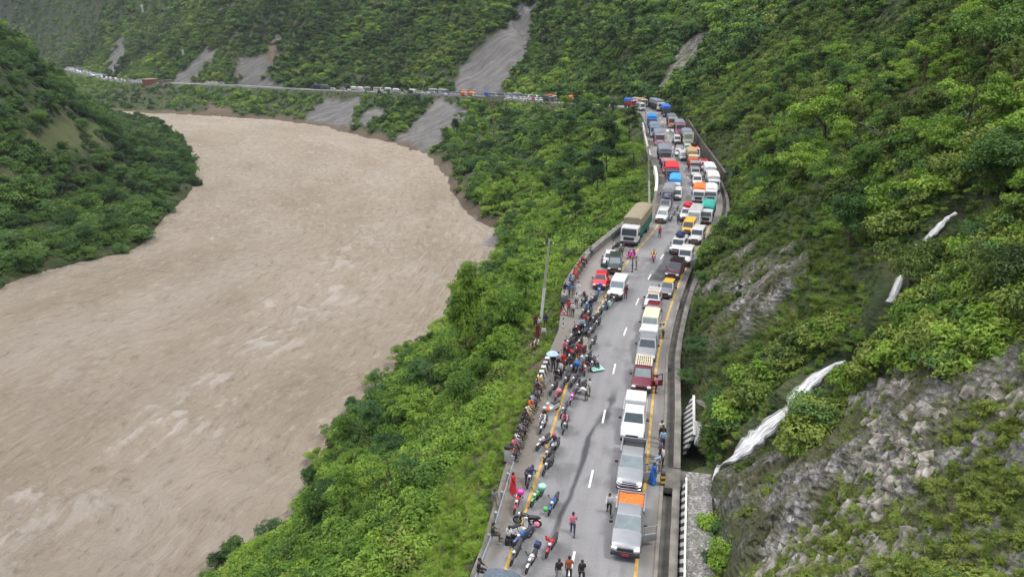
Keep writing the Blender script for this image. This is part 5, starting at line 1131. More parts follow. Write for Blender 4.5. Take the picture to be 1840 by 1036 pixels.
# ------------------------------------------------------------------ the queue (front bumper pixel, then the make)
QR = 'vehicles queued in the right lane'; QL = 'vehicles queued at the outer edge'
VEH = [
 (1122, 1008, car('pickup', 'silver', glass=GLASSL, door=1, bed='orange'), 'silver double-cab pickup with an orange sheet in its bed, nearest in the queue', 'pickup', 'pickup_truck', QR, 0),
 (1129, 888, car('pickup', 'silver', glass=GLASSL, door=1, bull=True), 'silver pickup with a chrome bull bar behind the nearest pickup', 'pickup', 'pickup_truck', QR, 0),
 (1134, 801, car('pickup', 'white', canopy='white'), 'glossy white pickup with a white canopy over its bed', 'pickup', 'pickup_truck', QR, 0),
 (1151, 711, car('suv', 'maroon', glass=GLASSL, door=1, rack='cream'), 'maroon off-road car with a slatted pale roof rack and open door', 'car', 'parked_car', QR, 0),
 (1159, 656, car('pickup', 'silver', canopy='white'), 'silver white pickup directly behind the maroon car with roof rack', 'pickup', 'pickup_truck', QR, 0),
 (1163, 612, car('jeep', 'cream', glass=GLASSL, door=1, L=4.6), 'cream white van-like jeep with a door open over the drain', 'jeep', 'parked_jeep', QR, 0),
 (1168, 580, car('sedan', 'maroon', glass=GLASSL), 'small dark maroon hatchback with a pink sheet behind its windshield', 'car', 'parked_car', QR, 0),
 (1169, 558, car('sedan', 'white', roof='yellow', rack='white'), 'white taxi with a yellow roof and roof rack', 'taxi', 'parked_taxi', QR, 0),
 (1193, 537, car('sedan', 'grey', roof='yellow', L=4.1), 'dark grey taxi with a yellow roof', 'taxi', 'parked_taxi', QR, -4),
 (1206, 505, car('suv', 'plum', rack='black', L=4.6), 'plum coloured off-road car with a black rack behind the grey taxi', 'car', 'parked_car', QR, -3),
 (1226, 480, car('jeep', 'white', door=1), 'white jeep with its door open over the hillside drain', 'jeep', 'parked_jeep', QR, 0),
 (1213, 459, car('jeep', 'white', load='navy'), 'white jeep carrying blue bundles on its roof', 'jeep', 'parked_jeep', QR, 0),
 (1247, 441, car('jeep', 'white', L=4.6), 'white jeep closest to the hill beside the yellow line', 'jeep', 'parked_jeep', QR, 0),
 (1234, 422, car('van', 'yellow', L=3.9), 'yellow and white van peeping out behind two jeeps', 'van', 'parked_van', QR, 0),
 (1244, 411, car('minibus', 'white', glass=GLASSL, rack='white', L=6.0), 'white minibus with a wide light windshield and roof rail', 'minibus', 'minibus', QR, 0),
 (1266, 404, truck('white', 'teal', 'teal', 6.2, small=True, Ht=2.7), 'white cab lorry with a teal tarpaulin', 'lorry', 'lorry', QR, 0),
 (1230, 400, car('pickup', 'white', load='red', canopy='red', L=5.0), 'white pickup with a red covered load left of the teal lorry', 'pickup', 'pickup_truck', QR, 0),
 (1254, 366, truck('white', 'orange', 'orange', 5.6, small=True, Ht=2.6), 'white small lorry with a bright orange tarpaulin', 'lorry', 'lorry', QR, 0),
 (1276, 366, truck('white', 'white', 'silver', 5.6, small=True, Ht=2.5), 'plain white small lorry right of the orange covered one', 'lorry', 'lorry', QR, 0),
 (1282, 346, truck('white', 'white', 'white', 6.0, small=True, Ht=2.9), 'tall white box lorry second in the hill-side row', 'lorry', 'lorry', QR, 0),
 (1277, 328, truck('white', 'white', 'white', 6.0, small=True, Ht=2.9), 'tall white box lorry third in the hill-side row', 'lorry', 'lorry', QR, 0),
 (1253, 337, car('suv', 'white', L=4.4), 'white off-road car between the orange lorry and the brown lorry', 'car', 'parked_car', QR, 0),
 (1250, 322, car('jeep', 'white', roof='grey'), 'white jeep with a grey roof directly in front of the rust-red lorry', 'jeep', 'parked_jeep', QR, 0),
 (1248, 312, truck('red', 'rust', 'red', 5.6, small=True, Ht=2.5, face='white'), 'small lorry with a rust-red open load', 'lorry', 'lorry', QR, 0),
 (1245, 298, truck('cream', 'tan', 'brown', 6.5, small=True, Ht=3.0), 'lorry heaped with a tan brown covered load', 'lorry', 'lorry', QR, 0),
 (1266, 308, car('van', 'white', roof='red'), 'white van with a red roof against the retaining wall', 'van', 'parked_van', QR, 0),
 (1249, 288, car('minibus', 'white', roof='orange', load='black', L=5.6), 'white minibus with an orange front and dark roof load', 'minibus', 'minibus', QR, 0),
 (1228, 290, car('van', 'white', glass=GLASSL), 'white van standing out in the middle of the road', 'van', 'parked_van', QR, 0),
 (1220, 282, car('sedan', 'white'), 'white car just left behind the van in mid road', 'car', 'parked_car', QR, 0),
 (1237, 277, car('suv', 'palegreen'), 'pale green off-road car in front of the lorry with a pale face', 'car', 'parked_car', QR, 0),
 (1236, 262, truck('cream', 'tarpgrey', 'yellow', 7.5, face='cream'), 'lorry with a dark grey cover and pale yellow decorated face', 'lorry', 'lorry', QR, 0),
 (1217, 259, car('van', 'white', L=4.0), 'white van left of the lorry with a pale yellow face', 'van', 'parked_van', QR, 0),
 (1222, 243, truck('pink', 'tarpgrey', 'tarpgrey', 8.0, face='pink'), 'lorry with a dark grey cover and pink decorated face', 'lorry', 'lorry', QR, 0),
 (1208, 231, truck('orange', 'slate', 'orange', 8.0, face='cream'), 'orange sided lorry with a slate cover near the bend', 'lorry', 'lorry', QR, 0),
 (1129, 443, truck('white', 'khaki', 'teal', 10.6, Ht=3.9), 'large white cab truck with a khaki tarpaulin parked by the stone parapet', 'truck', 'covered_truck', QL, 3),
 (1186, 402, car('suv', 'white', glass=GLASSL, L=4.4), 'white car right behind the large covered truck', 'car', 'parked_car', QL, 0),
 (1192, 383, car('pickup', 'grey', load='purple', L=5.2), 'grey pickup loaded with purple goods behind the white car', 'pickup', 'pickup_truck', QL, 0),
 (1198, 366, truck('grey', 'grey', 'darkgrey', 6.5, small=True, Ht=2.4), 'low dark grey lorry behind the loaded grey pickup', 'lorry', 'lorry', QL, 0),
 (1211, 352, truck('white', 'skyblue', 'skyblue', 6.5, small=True, Ht=2.9), 'white cab lorry with a bright blue tarpaulin', 'lorry', 'lorry', QL, 0),
 (1215, 361, car('van', 'white', L=3.6), 'small white van poking out beside the blue covered lorry', 'van', 'parked_van', QL, 0),
 (1207, 333, truck('purple', 'red', 'red', 7.5, face='purple'), 'lorry with a red cover and purple front behind the bright blue one', 'lorry', 'lorry', QL, 0),
 (1201, 314, truck('pink', 'tarpgrey', 'pink', 8.0, face='cream', open_back=True), 'lorry with a pale pink barred face in the outer row', 'lorry', 'lorry', QL, 0),
 (1195, 297, truck('slate', 'tarpgrey', 'slate', 8.5, face='slate'), 'lorry with a grey blue cover and decorated cream trim', 'lorry', 'lorry', QL, 0),
 (1185, 263, truck('pink', 'tarpgrey', 'tarpgrey', 8.0, face='white'), 'outer row lorry with a dark grey cover and white board over a pink cab', 'lorry', 'lorry', QL, 0),
 (1176, 248, truck('lightblue', 'tarpgrey', 'purple', 7.5, face='lightblue'), 'outer row lorry with a pale blue face two before the bend', 'lorry', 'lorry', QL, 0),
 (1172, 231, truck('blue', 'tarpblue', 'navy', 7.5), 'lorry with a blue cover standing last before the bend', 'lorry', 'lorry', QL, 0),
]
for px, py, mk, lab, cat, nm, grp, turn in VEH: place(px, py, mk, lab, cat, nm, grp, None, turn)
sb = s_of(1200, 213)[0]
place_sd(sb + 1, 2.0, truck('navy', 'blue', 'navy', 8.5), 'lorry with a bright blue cover in the bend', 'lorry', 'lorry', QR)
place_sd(sb + 14, 2.2, truck('white', 'tarpgrey', 'green', 13.0, Ht=3.6), 'long white cab truck with a dark green grey cargo seen side-on in the bend', 'truck', 'covered_truck', QR)
place_sd(sb + 30, 2.4, truck('tan', 'tan', 'brown', 10.0, Ht=3.2), 'tan covered truck beyond the long dark one', 'truck', 'covered_truck', QR)
place_sd(sb + 16, -3.4, car('minibus', 'white', L=6.0), 'white minibus at the outer edge of the bend', 'minibus', 'minibus', QL)
place_sd(sb + 27, -2.6, truck('red', 'blue', 'red', 7.0), 'red lorry with a blue top beyond the bend', 'lorry', 'lorry', QL)
# near corner: only the roof of a covered truck shows
x, y = at_z(905, 1015, 2.75); d_, s_ = road.near([x], [y]); L_ = 6.0
place_sd(float(s_[0]) - L_ , float(d_[0]), truck('white', 'slate', 'darkgrey', L_, small=True, Ht=2.75), 'slate grey covered roof of a lorry cut off at the bottom edge', 'lorry', 'lorry')
# distant queue round the valley
FAR = [(1066, 'white minibus', 'mint'), (1035, 'pinklorry', 'orange'), (1004, 'smalldark', 'grey'), (990, 'redwhite', 'red'), (968, 'bus', 'white'), (962, 'white', 'white'), (945, 'lorry', 'slate'), (934, 'bus', 'silver'), (922, 'white', 'white'),
  (905, 'bus', 'silver'), (888, 'grey', 'grey'), (877, 'blue', 'blue'), (863, 'orange', 'orange'), (848, 'orange', 'red')]
def far_vehicle(s, d, kind, c, c2, label, group=None):
    mk = {'lorry': lambda: truck(c, c2, c2, 7.5, Ht=3.2), 'small': lambda: truck(c, c2, c2, 5.5, small=True, Ht=2.7), 'bus': lambda: car('minibus', c, L=8.0, roof=c2), 'van': lambda: car('van', c), 'car': lambda: car('suv', c), 'sedan': lambda: car('sedan', c)}[kind]()
    cat = dict(lorry='lorry', small='lorry', bus='bus', van='van', car='car', sedan='car')[kind]; nm = dict(lorry='lorry', small='lorry', bus='bus', van='parked_van', car='parked_car', sedan='parked_car')[kind]
    return place_sd(s, d, mk, label, cat, nm, group)
for px, k, c, c2, d, lab in (
  (1052, 'small', 'white', 'mint', -2.6, 'lorry with a pale mint cover half hidden by trees on the distant road'), (1030, 'lorry', 'brown', 'orange', 2.0, 'lorry with a faded orange cover among trees on the distant road'),
  (1003, 'lorry', 'grey', 'darkgrey', -2.8, 'dark lorry at the outer edge below the red lorry'), (990, 'lorry', 'white', 'red', 2.2, 'lorry with a red cover and white cab standing out on the distant road'),
  (974, 'van', 'red', 'red', -2.8, 'red van beside the thin white pole'), (877, 'small', 'grey', 'blue', 2.0, 'lorry with a vivid blue cover above the bare trunk'),
  (860, 'small', 'white', 'orange', -2.4, 'right one of the two orange covered lorries on the distant road'), (846, 'small', 'white', 'orange', -2.4, 'left one of the two orange covered lorries on the distant road'),
  (712, 'car', 'red', 'red', 2.0, 'dark red car on the distant road among white ones'), (574, 'lorry', 'navy', 'navy', 2.0, 'dark navy lorry leading the far queue beside the empty stretch'), (588, 'lorry', 'grey', 'slate', 2.0, 'slate grey lorry just behind the navy one'),
  (740, 'van', 'mint', 'mint', 2.0, 'pale mint van by the short pole on the distant road')):
    far_vehicle(s_far(px), d, k, c, c2, lab)
rf = random.Random(11)
def run(px0, px1, d, gap, kinds, label, group, cols=('white',)):
    s, s1 = sorted((s_far(px0), s_far(px1))); 
    while s < s1:
        k = rf.choice(kinds); c = rf.choice(cols); far_vehicle(s, d + rf.uniform(-.25, .25), k, c, c, label, group); s += dict(lorry=7.5, small=5.5, bus=8, van=4.2, car=4.5, sedan=3.8)[k] + rf.uniform(.8, gap)
run(770, 838, -2.6, 1.6, ['car', 'van', 'van', 'sedan'], 'one of the white vehicles in a tight row above the grey landslide', 'white vehicles above the landslide', ('white', 'white', 'silver'))
run(775, 838, 2.0, 3.0, ['lorry', 'small', 'van'], 'grey or silver vehicle in the inner row above the landslide', 'inner row above the landslide', ('grey', 'silver'))
run(884, 962, 2.0, 2.0, ['bus', 'lorry', 'small'], 'large silver grey vehicle on the distant road behind the bare trunk', 'large vehicles behind the bare trunk', ('silver', 'grey'))
run(925, 985, -2.7, 3.0, ['van', 'car'], 'white vehicle at the outer edge near the thin white pole', 'white vehicles by the white pole', ('white',))
run(610, 700, 2.0, 7.0, ['van', 'small', 'car', 'bus'], 'pale vehicle scattered along the middle of the distant road', 'pale vehicles along the distant road', ('white', 'silver', 'white'))
run(600, 745, -2.4, 14.0, ['van', 'car', 'sedan'], 'white vehicle at the river side of the middle distant road', 'river side white vehicles', ('white',))
run(705, 765, -2.4, 5.0, ['van', 'car', 'small'], 'pale vehicle half hidden by small trees on the distant road', 'vehicles by the small trees', ('white', 'silver'))
run(372, 400, 2.0, 2.0, ['car', 'van'], 'small white vehicle at the left end of the long pale parapet', 'vehicles left of the pale parapet', ('white', 'silver'))
run(195, 262, -1.0, 2.0, ['car', 'van', 'bus'], 'tiny pale vehicle on the far road left of the brick house', 'vehicles left of the brick house', ('white', 'white', 'silver', 'grey'))
run(118, 188, -1.4, 1.6, ['bus', 'car', 'van'], 'tiny white vehicle in the farthest line at the left', 'vehicles in the farthest line', ('white', 'white', 'silver'))
run(118, 188, 2.0, 3.0, ['bus', 'lorry'], 'tiny grey vehicle in the inner row of the farthest line', 'inner row of the farthest line', ('grey', 'slate'))
# ------------------------------------------------------------------ motorcycles
BK = [
 (981, 1003, 998, 975, 'red', 'bike', 'red motorcycle standing alone on the road at the bottom', None), (919, 1015, 932, 990, 'darkgrey', 'bike', 'black motorcycle beside the slate lorry roof', None),
 (946, 1030, 961, 1003, 'white', 'bike', 'white and blue motorcycle with a dark top box at the bottom', 'navy'), (928, 982, 950, 966, 'blue', 'bike', 'blue motorcycle crossing the yellow line near the bottom', None),
 (951, 951, 925, 966, 'white', 'scooter', 'black and white scooter beside the seated man in white', None), (931, 940, 964, 946, 'black', 'bike', 'black motorcycle standing across the yellow line with a pink bag', None),
 (985, 928, 1001, 901, 'blue', 'bike', 'blue sports motorcycle with a green bag inside the lane', None), (954, 912, 974, 889, 'lime', 'bike', 'white and green motorcycle carrying a mint bundle', None),
 (923, 926, 933, 898, 'red', 'bike', 'red motorcycle with a pink covered helmet by the guardrail', None), (947, 879, 955, 855, 'black', 'bike', 'thin black motorcycle with a man in navy bending over it', None),
 (974, 857, 993, 834, 'black', 'bike', 'all black motorcycle just inside the lane at the wall end', None), (987, 821, 1003, 802, 'white', 'bike', 'white motorcycle ridden by a man in dark navy', None),
 (964, 811, 986, 794, 'white', 'bike', 'black and white motorcycle behind the pillar', None), (970, 780, 981, 762, 'white', 'bike', 'motorcycle ridden by a man in a white shirt', None),
 (979, 742, 1001, 735, 'white', 'scooter', 'white scooter with an orange bag on its footboard', None), (1010, 783, 1019, 762, 'darkgrey', 'bike', 'black motorcycle ridden by someone in pale pink', None),
 (1006, 755, 1018, 735, 'grey', 'bike', 'grey motorcycle on the yellow line right of the white scooter', None), (1023, 731, 1031, 712, 'magenta', 'bike', 'crimson pink motorcycle in the lane edge', None),
 (996, 724, 1009, 707, 'red', 'bike', 'red motorcycle with a pink and white bag', None), (987, 712, 1001, 696, 'darkgrey', 'bike', 'black motorcycle left of the red one with the pink bag', None),
 (998, 685, 1012, 670, 'black', 'bike', 'black motorcycle right of the striped barrier', None), (1033, 708, 1050, 698, 'grey', 'bike', 'grey motorcycle held by men in white shirts', None),
 (1050, 679, 1046, 660, 'red', 'bike', 'red motorcycle facing the camera right of the blue bundle', None), (1035, 672, 1040, 653, 'blue', 'bike', 'dark motorcycle under a round blue bundle', None),
 (1010, 666, 1023, 651, 'green', 'bike', 'grey green motorcycle right of the striped barrier top', None), (1049, 657, 1061, 644, 'black', 'bike', 'black motorcycle in the pile beside a white helmet', None),
 (1072, 663, 1055, 654, 'black', 'bike', 'black motorcycle with a teal sheet lying into the lane', None), (1030, 641, 1051, 634, 'maroon', 'scooter', 'long dark red scooter left of the black pile', None),
 (1058, 631, 1071, 614, 'darkgrey', 'bike', 'dark motorcycle alone at the lane edge', None), (1012, 642, 1029, 631, 'black', 'scooter', 'black scooter with a white cap on its seat', None),
 (1015, 629, 1031, 619, 'darkgrey', 'bike', 'grey motorcycle with a silver tank behind the umbrella', None), (1028, 604, 1046, 592, 'maroon', 'scooter', 'maroon scooter with a pale badge nearest the grass', None),
 (1044, 601, 1061, 590, 'slate', 'scooter', 'slate grey scooter right of the maroon one', None), (1048, 586, 1069, 579, 'maroon', 'bike', 'maroon and grey motorcycle lying across the line', None),
 (1052, 576, 1063, 564, 'black', 'bike', 'black motorcycle with someone in red behind it', None), (1069, 579, 1080, 563, 'darkgrey', 'bike', 'black motorcycle at the end of the yellow line stretch', None),
 (1078, 569, 1088, 553, 'blue', 'bike', 'blue motorcycle beyond the yellow line', None), (1088, 561, 1100, 545, 'mint', 'scooter', 'pale grey green scooter in front of the white jeep', None),
 (1097, 551, 1109, 538, 'black', 'bike', 'black motorcycle touching the white jeep bumper', None), (1048, 561, 1062, 550, 'skyblue', 'scooter', 'bright blue scooter on the gravel', None),
 (1043, 553, 1055, 542, 'darkgrey', 'bike', 'dark motorcycle with a rider in a black cap on the gravel', None), (1060, 549, 1072, 541, 'navy', 'bike', 'navy motorcycle on the gravel behind the bright blue scooter', None),
 (1073, 538, 1077, 521, 'blue', 'scooter', 'blue covered scooter directly in front of the red car', 'blue'), (1174, 474, 1174, 464, 'red', 'bike', 'moving motorcycle whose rider wears yellow', None),
 (1100, 450, 1112, 445, 'darkgrey', 'bike', 'leftmost motorcycle tucked in front of the covered truck', None), (1112, 453, 1122, 446, 'black', 'bike', 'second motorcycle tucked in front of the covered truck', None),
 (1131, 466, 1137, 457, 'magenta', 'scooter', 'magenta scooter beside the two people in magenta', None), (1203, 401, 1209, 391, 'black', 'bike', 'nearest motorcycle of three beside the white car', None),
 (1210, 390, 1214, 381, 'darkgrey', 'bike', 'middle motorcycle of three beside the loaded grey pickup', None), (1216, 381, 1219, 373, 'black', 'bike', 'farthest motorcycle of three beside the low grey lorry', None)]
BK += [(1018, 656, 1030, 643, 'black', 'bike', 'black motorcycle in the packed group right of the umbrella', None), (1022, 676, 1031, 662, 'darkgrey', 'bike', 'dark motorcycle left of the round blue bundle', None), (1008, 655, 1018, 643, 'red', 'scooter', 'red scooter behind the person in patterned red', None),
 (1036, 628, 1048, 618, 'black', 'bike', 'black motorcycle behind the person in bright red', None), (1022, 617, 1036, 608, 'darkgrey', 'bike', 'dark motorcycle behind the maroon scooter', None), (1036, 612, 1052, 605, 'black', 'scooter', 'black scooter right of the maroon scooter', None),
 (1056, 607, 1068, 596, 'grey', 'bike', 'grey motorcycle at the lane edge behind the slate scooter', None), (1040, 594, 1054, 586, 'white', 'bike', 'white faced motorcycle beside the maroon and grey one', None), (1060, 588, 1072, 575, 'black', 'bike', 'black motorcycle right of the person in red near the line end', None),
 (1043, 573, 1054, 562, 'darkgrey', 'bike', 'dark motorcycle behind the bright blue scooter', None), (1012, 697, 1022, 684, 'black', 'bike', 'black motorcycle below the green grey one', None), (1026, 697, 1036, 684, 'darkgrey', 'bike', 'dark motorcycle left of the man in navy', None),
 (978, 832, 990, 815, 'grey', 'bike', 'grey motorcycle squeezed behind the all black one', None), (1060, 668, 1066, 655, 'maroon', 'bike', 'maroon motorcycle between the red one and the teal sheet', None), (1067, 594, 1078, 582, 'black', 'bike', 'black motorcycle nearest the lane by the line end', None), (1083, 556, 1094, 543, 'darkgrey', 'bike', 'dark motorcycle between the blue one and the grey green scooter', None)]
MO = {}
for i, (fx, fy, rx, ry, c, k, lab, box) in enumerate(BK):
    MO[i] = place_moto(fx, fy, rx, ry, moto(c, k, load=box), lab, 'motorcycle' if k == 'bike' else 'scooter', 'motorcycles and scooters parked along the outer edge' if i != 43 else None, 7 if i != 43 else 0)
def rider(i, top, bottom, label, helmet=None, back=-.18):
    o = MO[i]; yaw = o.rotation_euler.z; c = Vector(o.location) + Matrix.Rotation(yaw, 3, 'Z') @ Vector((0, back, .74)); return person(c, yaw, 'ride', top, bottom, label, None, helmet)
rider(11, 'navy', 'black', 'rider in a dark navy jacket and red helmet', 'red'); rider(13, 'white', 'darkgrey', 'rider in a white shirt on a white motorcycle'); rider(15, 'pink', 'black', 'rider in pale pink on a black motorcycle')
rider(43, 'yellow', 'red', 'person in yellow riding towards the camera down the road'); rider(40, 'black', 'black', 'rider in black on the gravel with a dark helmet', 'black')
# ------------------------------------------------------------------ people
CAMF = math.pi
def P_(px, py, pose, top, bottom, yaw, label, group=None, robe=False, ground='road', helmet=None, dz=0.0):
    p = on_road(px, py) if ground == 'road' else hit(px, py)[:3]; return person((p[0], p[1], p[2] + dz), R(yaw), pose, top, bottom, label, group, helmet, robe)
# yaw: 0 faces away from the camera, 180 faces it, -90 faces right
for a in [
 (1029, 959, 'walk', 'pink', 'navy', -8, 'man in a pale pink shirt and navy trousers walking alone mid road'), (1004, 1044, 'walk', 'black', 'silver', 0, 'leftmost of three walkers, black jacket and pale grey trousers'),
 (1022, 1041, 'walk', 'rust', 'black', -5, 'middle walker of three in a brick red shirt'), (1045, 1046, 'walk', 'black', 'black', 0, 'rightmost of three walkers, black hooded jacket with a white stripe'),
 (1094, 923, 'walk', 'white', 'black', 170, 'man in a white shirt and black trousers beside the nearest pickup'), (945, 868, 'bend', 'navy', 'navy', -60, 'man in navy bending over a thin black motorcycle'),
 (1053, 719, 'bend', 'white', 'darkgrey', 70, 'man in a white shirt and white shoes leaning on a grey motorcycle'), (1059, 711, 'stand', 'white', 'khaki', 100, 'man in a white shirt and khaki trousers, rightmost of the bike crowd'),
 (1040, 706, 'stand', 'navy', 'black', -100, 'man in navy and white behind the grey motorcycle'), (1040, 642, 'stand', 'red', 'maroon', 200, 'person in bright red among the motorcycles'),
 (1051, 630, 'stand', 'cream', 'cream', 160, 'person in cream beside the one in bright red', None, True), (1003, 662, 'stand', 'white', 'black', 150, 'man in a white shirt next to the blue grey umbrella'),
 (1012, 664, 'stand', 'red', 'red', 210, 'person in patterned red right of the man in white by the umbrella'), (994, 667, 'stand', 'black', 'black', 180, 'person in dark clothes under the blue grey umbrella'),
 (1029, 569, 'stand', 'white', 'black', 160, 'man in a white shirt and black trousers beside the triangular sign'), (1022, 566, 'stand', 'red', 'darkgrey', 180, 'man in orange red behind the triangular sign'),
 (1051, 588, 'stand', 'red', 'black', 150, 'person in red squeezed between motorcycles near the line end'), (1015, 533, 'stand', 'black', 'black', 190, 'woman in black standing at the parapet end'),
 (1022, 533, 'stand', 'blue', 'navy', 170, 'man in a blue shirt standing at the parapet end'), (1030, 535, 'stand', 'grey', 'khaki', 180, 'person in grey between the blue shirt and white clothes'),
 (1039, 530, 'folded', 'white', 'white', 200, 'man dressed all in white standing by the parapet', None, True), (1136, 488, 'stand', 'blue', 'navy', 90, 'child in blue standing beside the dark green car'),
 (1143, 484, 'stand', 'tan', 'brown', 100, 'person in tan beside the child in blue'), (1124, 536, 'stand', 'maroon', 'maroon', 170, 'person in maroon behind the corner of the white jeep'),
 (1128, 464, 'crouch', 'magenta', 'magenta', 190, 'left one of two people in magenta wraps'), (1140, 463, 'crouch', 'magenta', 'magenta', 160, 'right one of two people in magenta wraps'),
 (1117, 461, 'stand', 'grey', 'black', 180, 'person in grey left of the magenta pair'), (1185, 427, 'stand', 'red', 'darkgrey', 185, 'man in a red shirt standing on the yellow line behind the truck'),
 (1218, 403, 'stand', 'darkgrey', 'black', 180, 'person in dark grey standing mid road between the queues'), (1213, 268, 'walk', 'black', 'black', 0, 'person in black walking far up the road'), (1209, 262, 'walk', 'navy', 'navy', 0, 'person in navy walking ahead of the one in black'),
 (1178, 706, 'stand', 'pink', 'maroon', -90, 'person in pale pink at the open door of the maroon car'), (1172, 868, 'reach', 'blue', 'navy', -70, 'woman in a long royal blue dress at the edge of the drain', None, True),
 (1184, 848, 'reach', 'lightblue', 'grey', 90, 'person in light blue reaching for the open pickup door'), (1190, 838, 'stand', 'white', 'black', 90, 'person in white right of the light blue one'),
 (1186, 825, 'stand', 'purple', 'black', 110, 'person in mauve standing in the roadside group'), (1190, 806, 'stand', 'lightblue', 'navy', 170, 'person with a pale cap and blue shirt in the roadside group'),
 (1189, 799, 'stand', 'black', 'black', 180, 'person in black second from the far end of the roadside group'), (1187, 790, 'stand', 'cream', 'darkgrey', 190, 'person in cream at the far end of the roadside group'),
 (1020, 650, 'stand', 'maroon', 'black', 200, 'person in maroon in the thick of the motorcycles'), (1026, 666, 'stand', 'darkgrey', 'black', 150, 'person in dark grey beside the blue bundle'), (1032, 612, 'stand', 'black', 'black', 190, 'person in black beyond the bright red one'),
 (1008, 680, 'stand', 'white', 'navy', 120, 'person in white and navy right of the striped barrier'), (1046, 598, 'stand', 'lightblue', 'black', 170, 'person in light blue beside the slate scooter'), (1061, 560, 'stand', 'navy', 'black', 190, 'person in navy among the last motorcycles'),
 (1035, 553, 'stand', 'white', 'darkgrey', 200, 'person in white at the gravel edge near the dark motorcycle'), (999, 690, 'stand', 'black', 'darkgrey', 160, 'person in black below the striped barrier end'), (1030, 650, 'bend', 'red', 'black', 60, 'person in red bending over a scooter'), (1015, 640, 'stand', 'pink', 'black', 180, 'person in pink right of the umbrella'),
 (1191, 608, 'stand', 'cream', 'darkgrey', 120, 'person in cream by the open door of the cream jeep')]:
    P_(*a)
for a in [
 (922, 886, 'folded', 'red', 'red', -90, 'woman in a bright red sari at the guardrail', None, True, 'hit'), (889, 914, 'stand', 'grey', 'khaki', 200, 'man in a grey T-shirt standing outside the guardrail', None, False, 'hit'),
 (977, 612, 'stand', 'white', 'slate', 170, 'man in a white top in front of the utility pole', None, False, 'hit'), (980, 588, 'stand', 'navy', 'navy', 180, 'man in navy right of the utility pole foot', None, False, 'hit'),
 (966, 606, 'stand', 'maroon', 'maroon', 190, 'person in a maroon dress by the utility pole', None, True, 'hit'), (962, 590, 'stand', 'maroon', 'black', 190, 'person in maroon and white left of the utility pole', None, False, 'hit'),
 (970, 594, 'stand', 'white', 'pink', 170, 'person in a pinkish white shirt at the pole foot', None, False, 'hit'), (967, 622, 'crouch', 'white', 'black', 150, 'man in white squatting on the path below the pole', None, False, 'hit'),
 (956, 628, 'crouch', 'tan', 'brown', 190, 'person in brown squatting at the path edge', None, False, 'hit'), (1011, 562, 'stand', 'black', 'navy', 180, 'person in black left of the triangular sign', None, False, 'hit'),
 (1013, 548, 'stand', 'white', 'grey', 180, 'person in white leaning at the near end of the parapet', None, False, 'hit')]:
    P_(*a)
# sitting on the guardrail, wall and parapet
def on_wall(px, py, d, zt, top, bottom, label, turn=0, pose='sit', helmet=None):
    """head pixel -> position along the wall"""
    a, b, c = ray(px, py); t = (zt + .78 + RA - CAMH) / (c - RB * b); x, y = a * t, b * t; dd, ss = road.near([x], [y]); s = float(ss[0]); dv = d(s) if callable(d) else d
    x, y, z, h = road.at(s, dv); return person((x, y, z + zt), h - math.pi + R(turn), pose, top, bottom, label)
RL = lambda s: dl_rail(s) + .1
on_wall(884, 940, RL, .78, 'green', 'darkgrey', 'man in dark grey green sitting on the guardrail', 20); on_wall(874, 1006, RL, .78, 'black', 'black', 'person in black sitting on the guardrail at the bottom edge')
SW = -6.05
for px, py, tp, bt, lab in ((944, 800, 'orange', 'navy', 'person in orange and dark trousers sitting on the wall by the pillar'), (943, 787, 'pink', 'black', 'person in pale pink sitting second from the pillar'), (938, 776, 'white', 'grey', 'person in white sitting third from the pillar'),
  (948, 769, 'navy', 'black', 'person in navy sitting fourth from the pillar'), (951, 758, 'grey', 'black', 'person in grey and white sitting mid wall'), (954, 745, 'black', 'black', 'nearer of two people in black sitting on the wall'), (956, 735, 'black', 'black', 'farther of two people in black sitting on the wall'),
  (963, 727, 'cream', 'tan', 'person in cream sitting on the wall'), (968, 715, 'orange', 'brown', 'person in orange brown sitting on the wall'), (973, 708, 'lightblue', 'navy', 'person in light blue sitting on the wall'),
  (975, 694, 'darkgrey', 'black', 'person in dark clothes sitting below the striped barrier'), (979, 684, 'maroon', 'black', 'person in maroon sitting at the striped barrier foot'), (977, 672, 'yellow', 'brown', 'person in yellow perched on the striped barrier')):
    on_wall(px, py, SW, .62, tp, bt, lab, random.uniform(-25, 25))
PW = lambda s: -wl_at(s) + .1
for px, py, tp, bt, lab in ((1034, 494, 'blue', 'navy', 'person in blue sitting nearest on the stone parapet'), (1041, 482, 'red', 'red', 'person in bright red sitting on the stone parapet'), (1046, 475, 'orange', 'tan', 'person in orange sitting on the stone parapet'),
  (1050, 469, 'red', 'darkgrey', 'person in red and grey right of the orange one on the parapet'), (1055, 462, 'maroon', 'black', 'person in maroon sitting on the parapet'), (1059, 457, 'pink', 'maroon', 'person in pink sitting on the parapet'), (1064, 440, 'grey', 'navy', 'farthest person sitting alone on the parapet')):
    on_wall(px, py, PW, .95, tp, bt, lab, random.uniform(-30, 30))
x, y, z = on_road(914, 975); person((x, y, z + .42), R(-40), 'sit', 'white', 'black', 'man in a white shirt sitting beside the black and white scooter'); 
M = MB(); M.box((0, 0, .2), (.5, .5, .4), taper=(.8, .8), bev=.08); o = M.build('travel_bag', cloth('black')); o.location = (x, y, z); tag(o, 'black bag used as a seat by the man in white', 'bag')
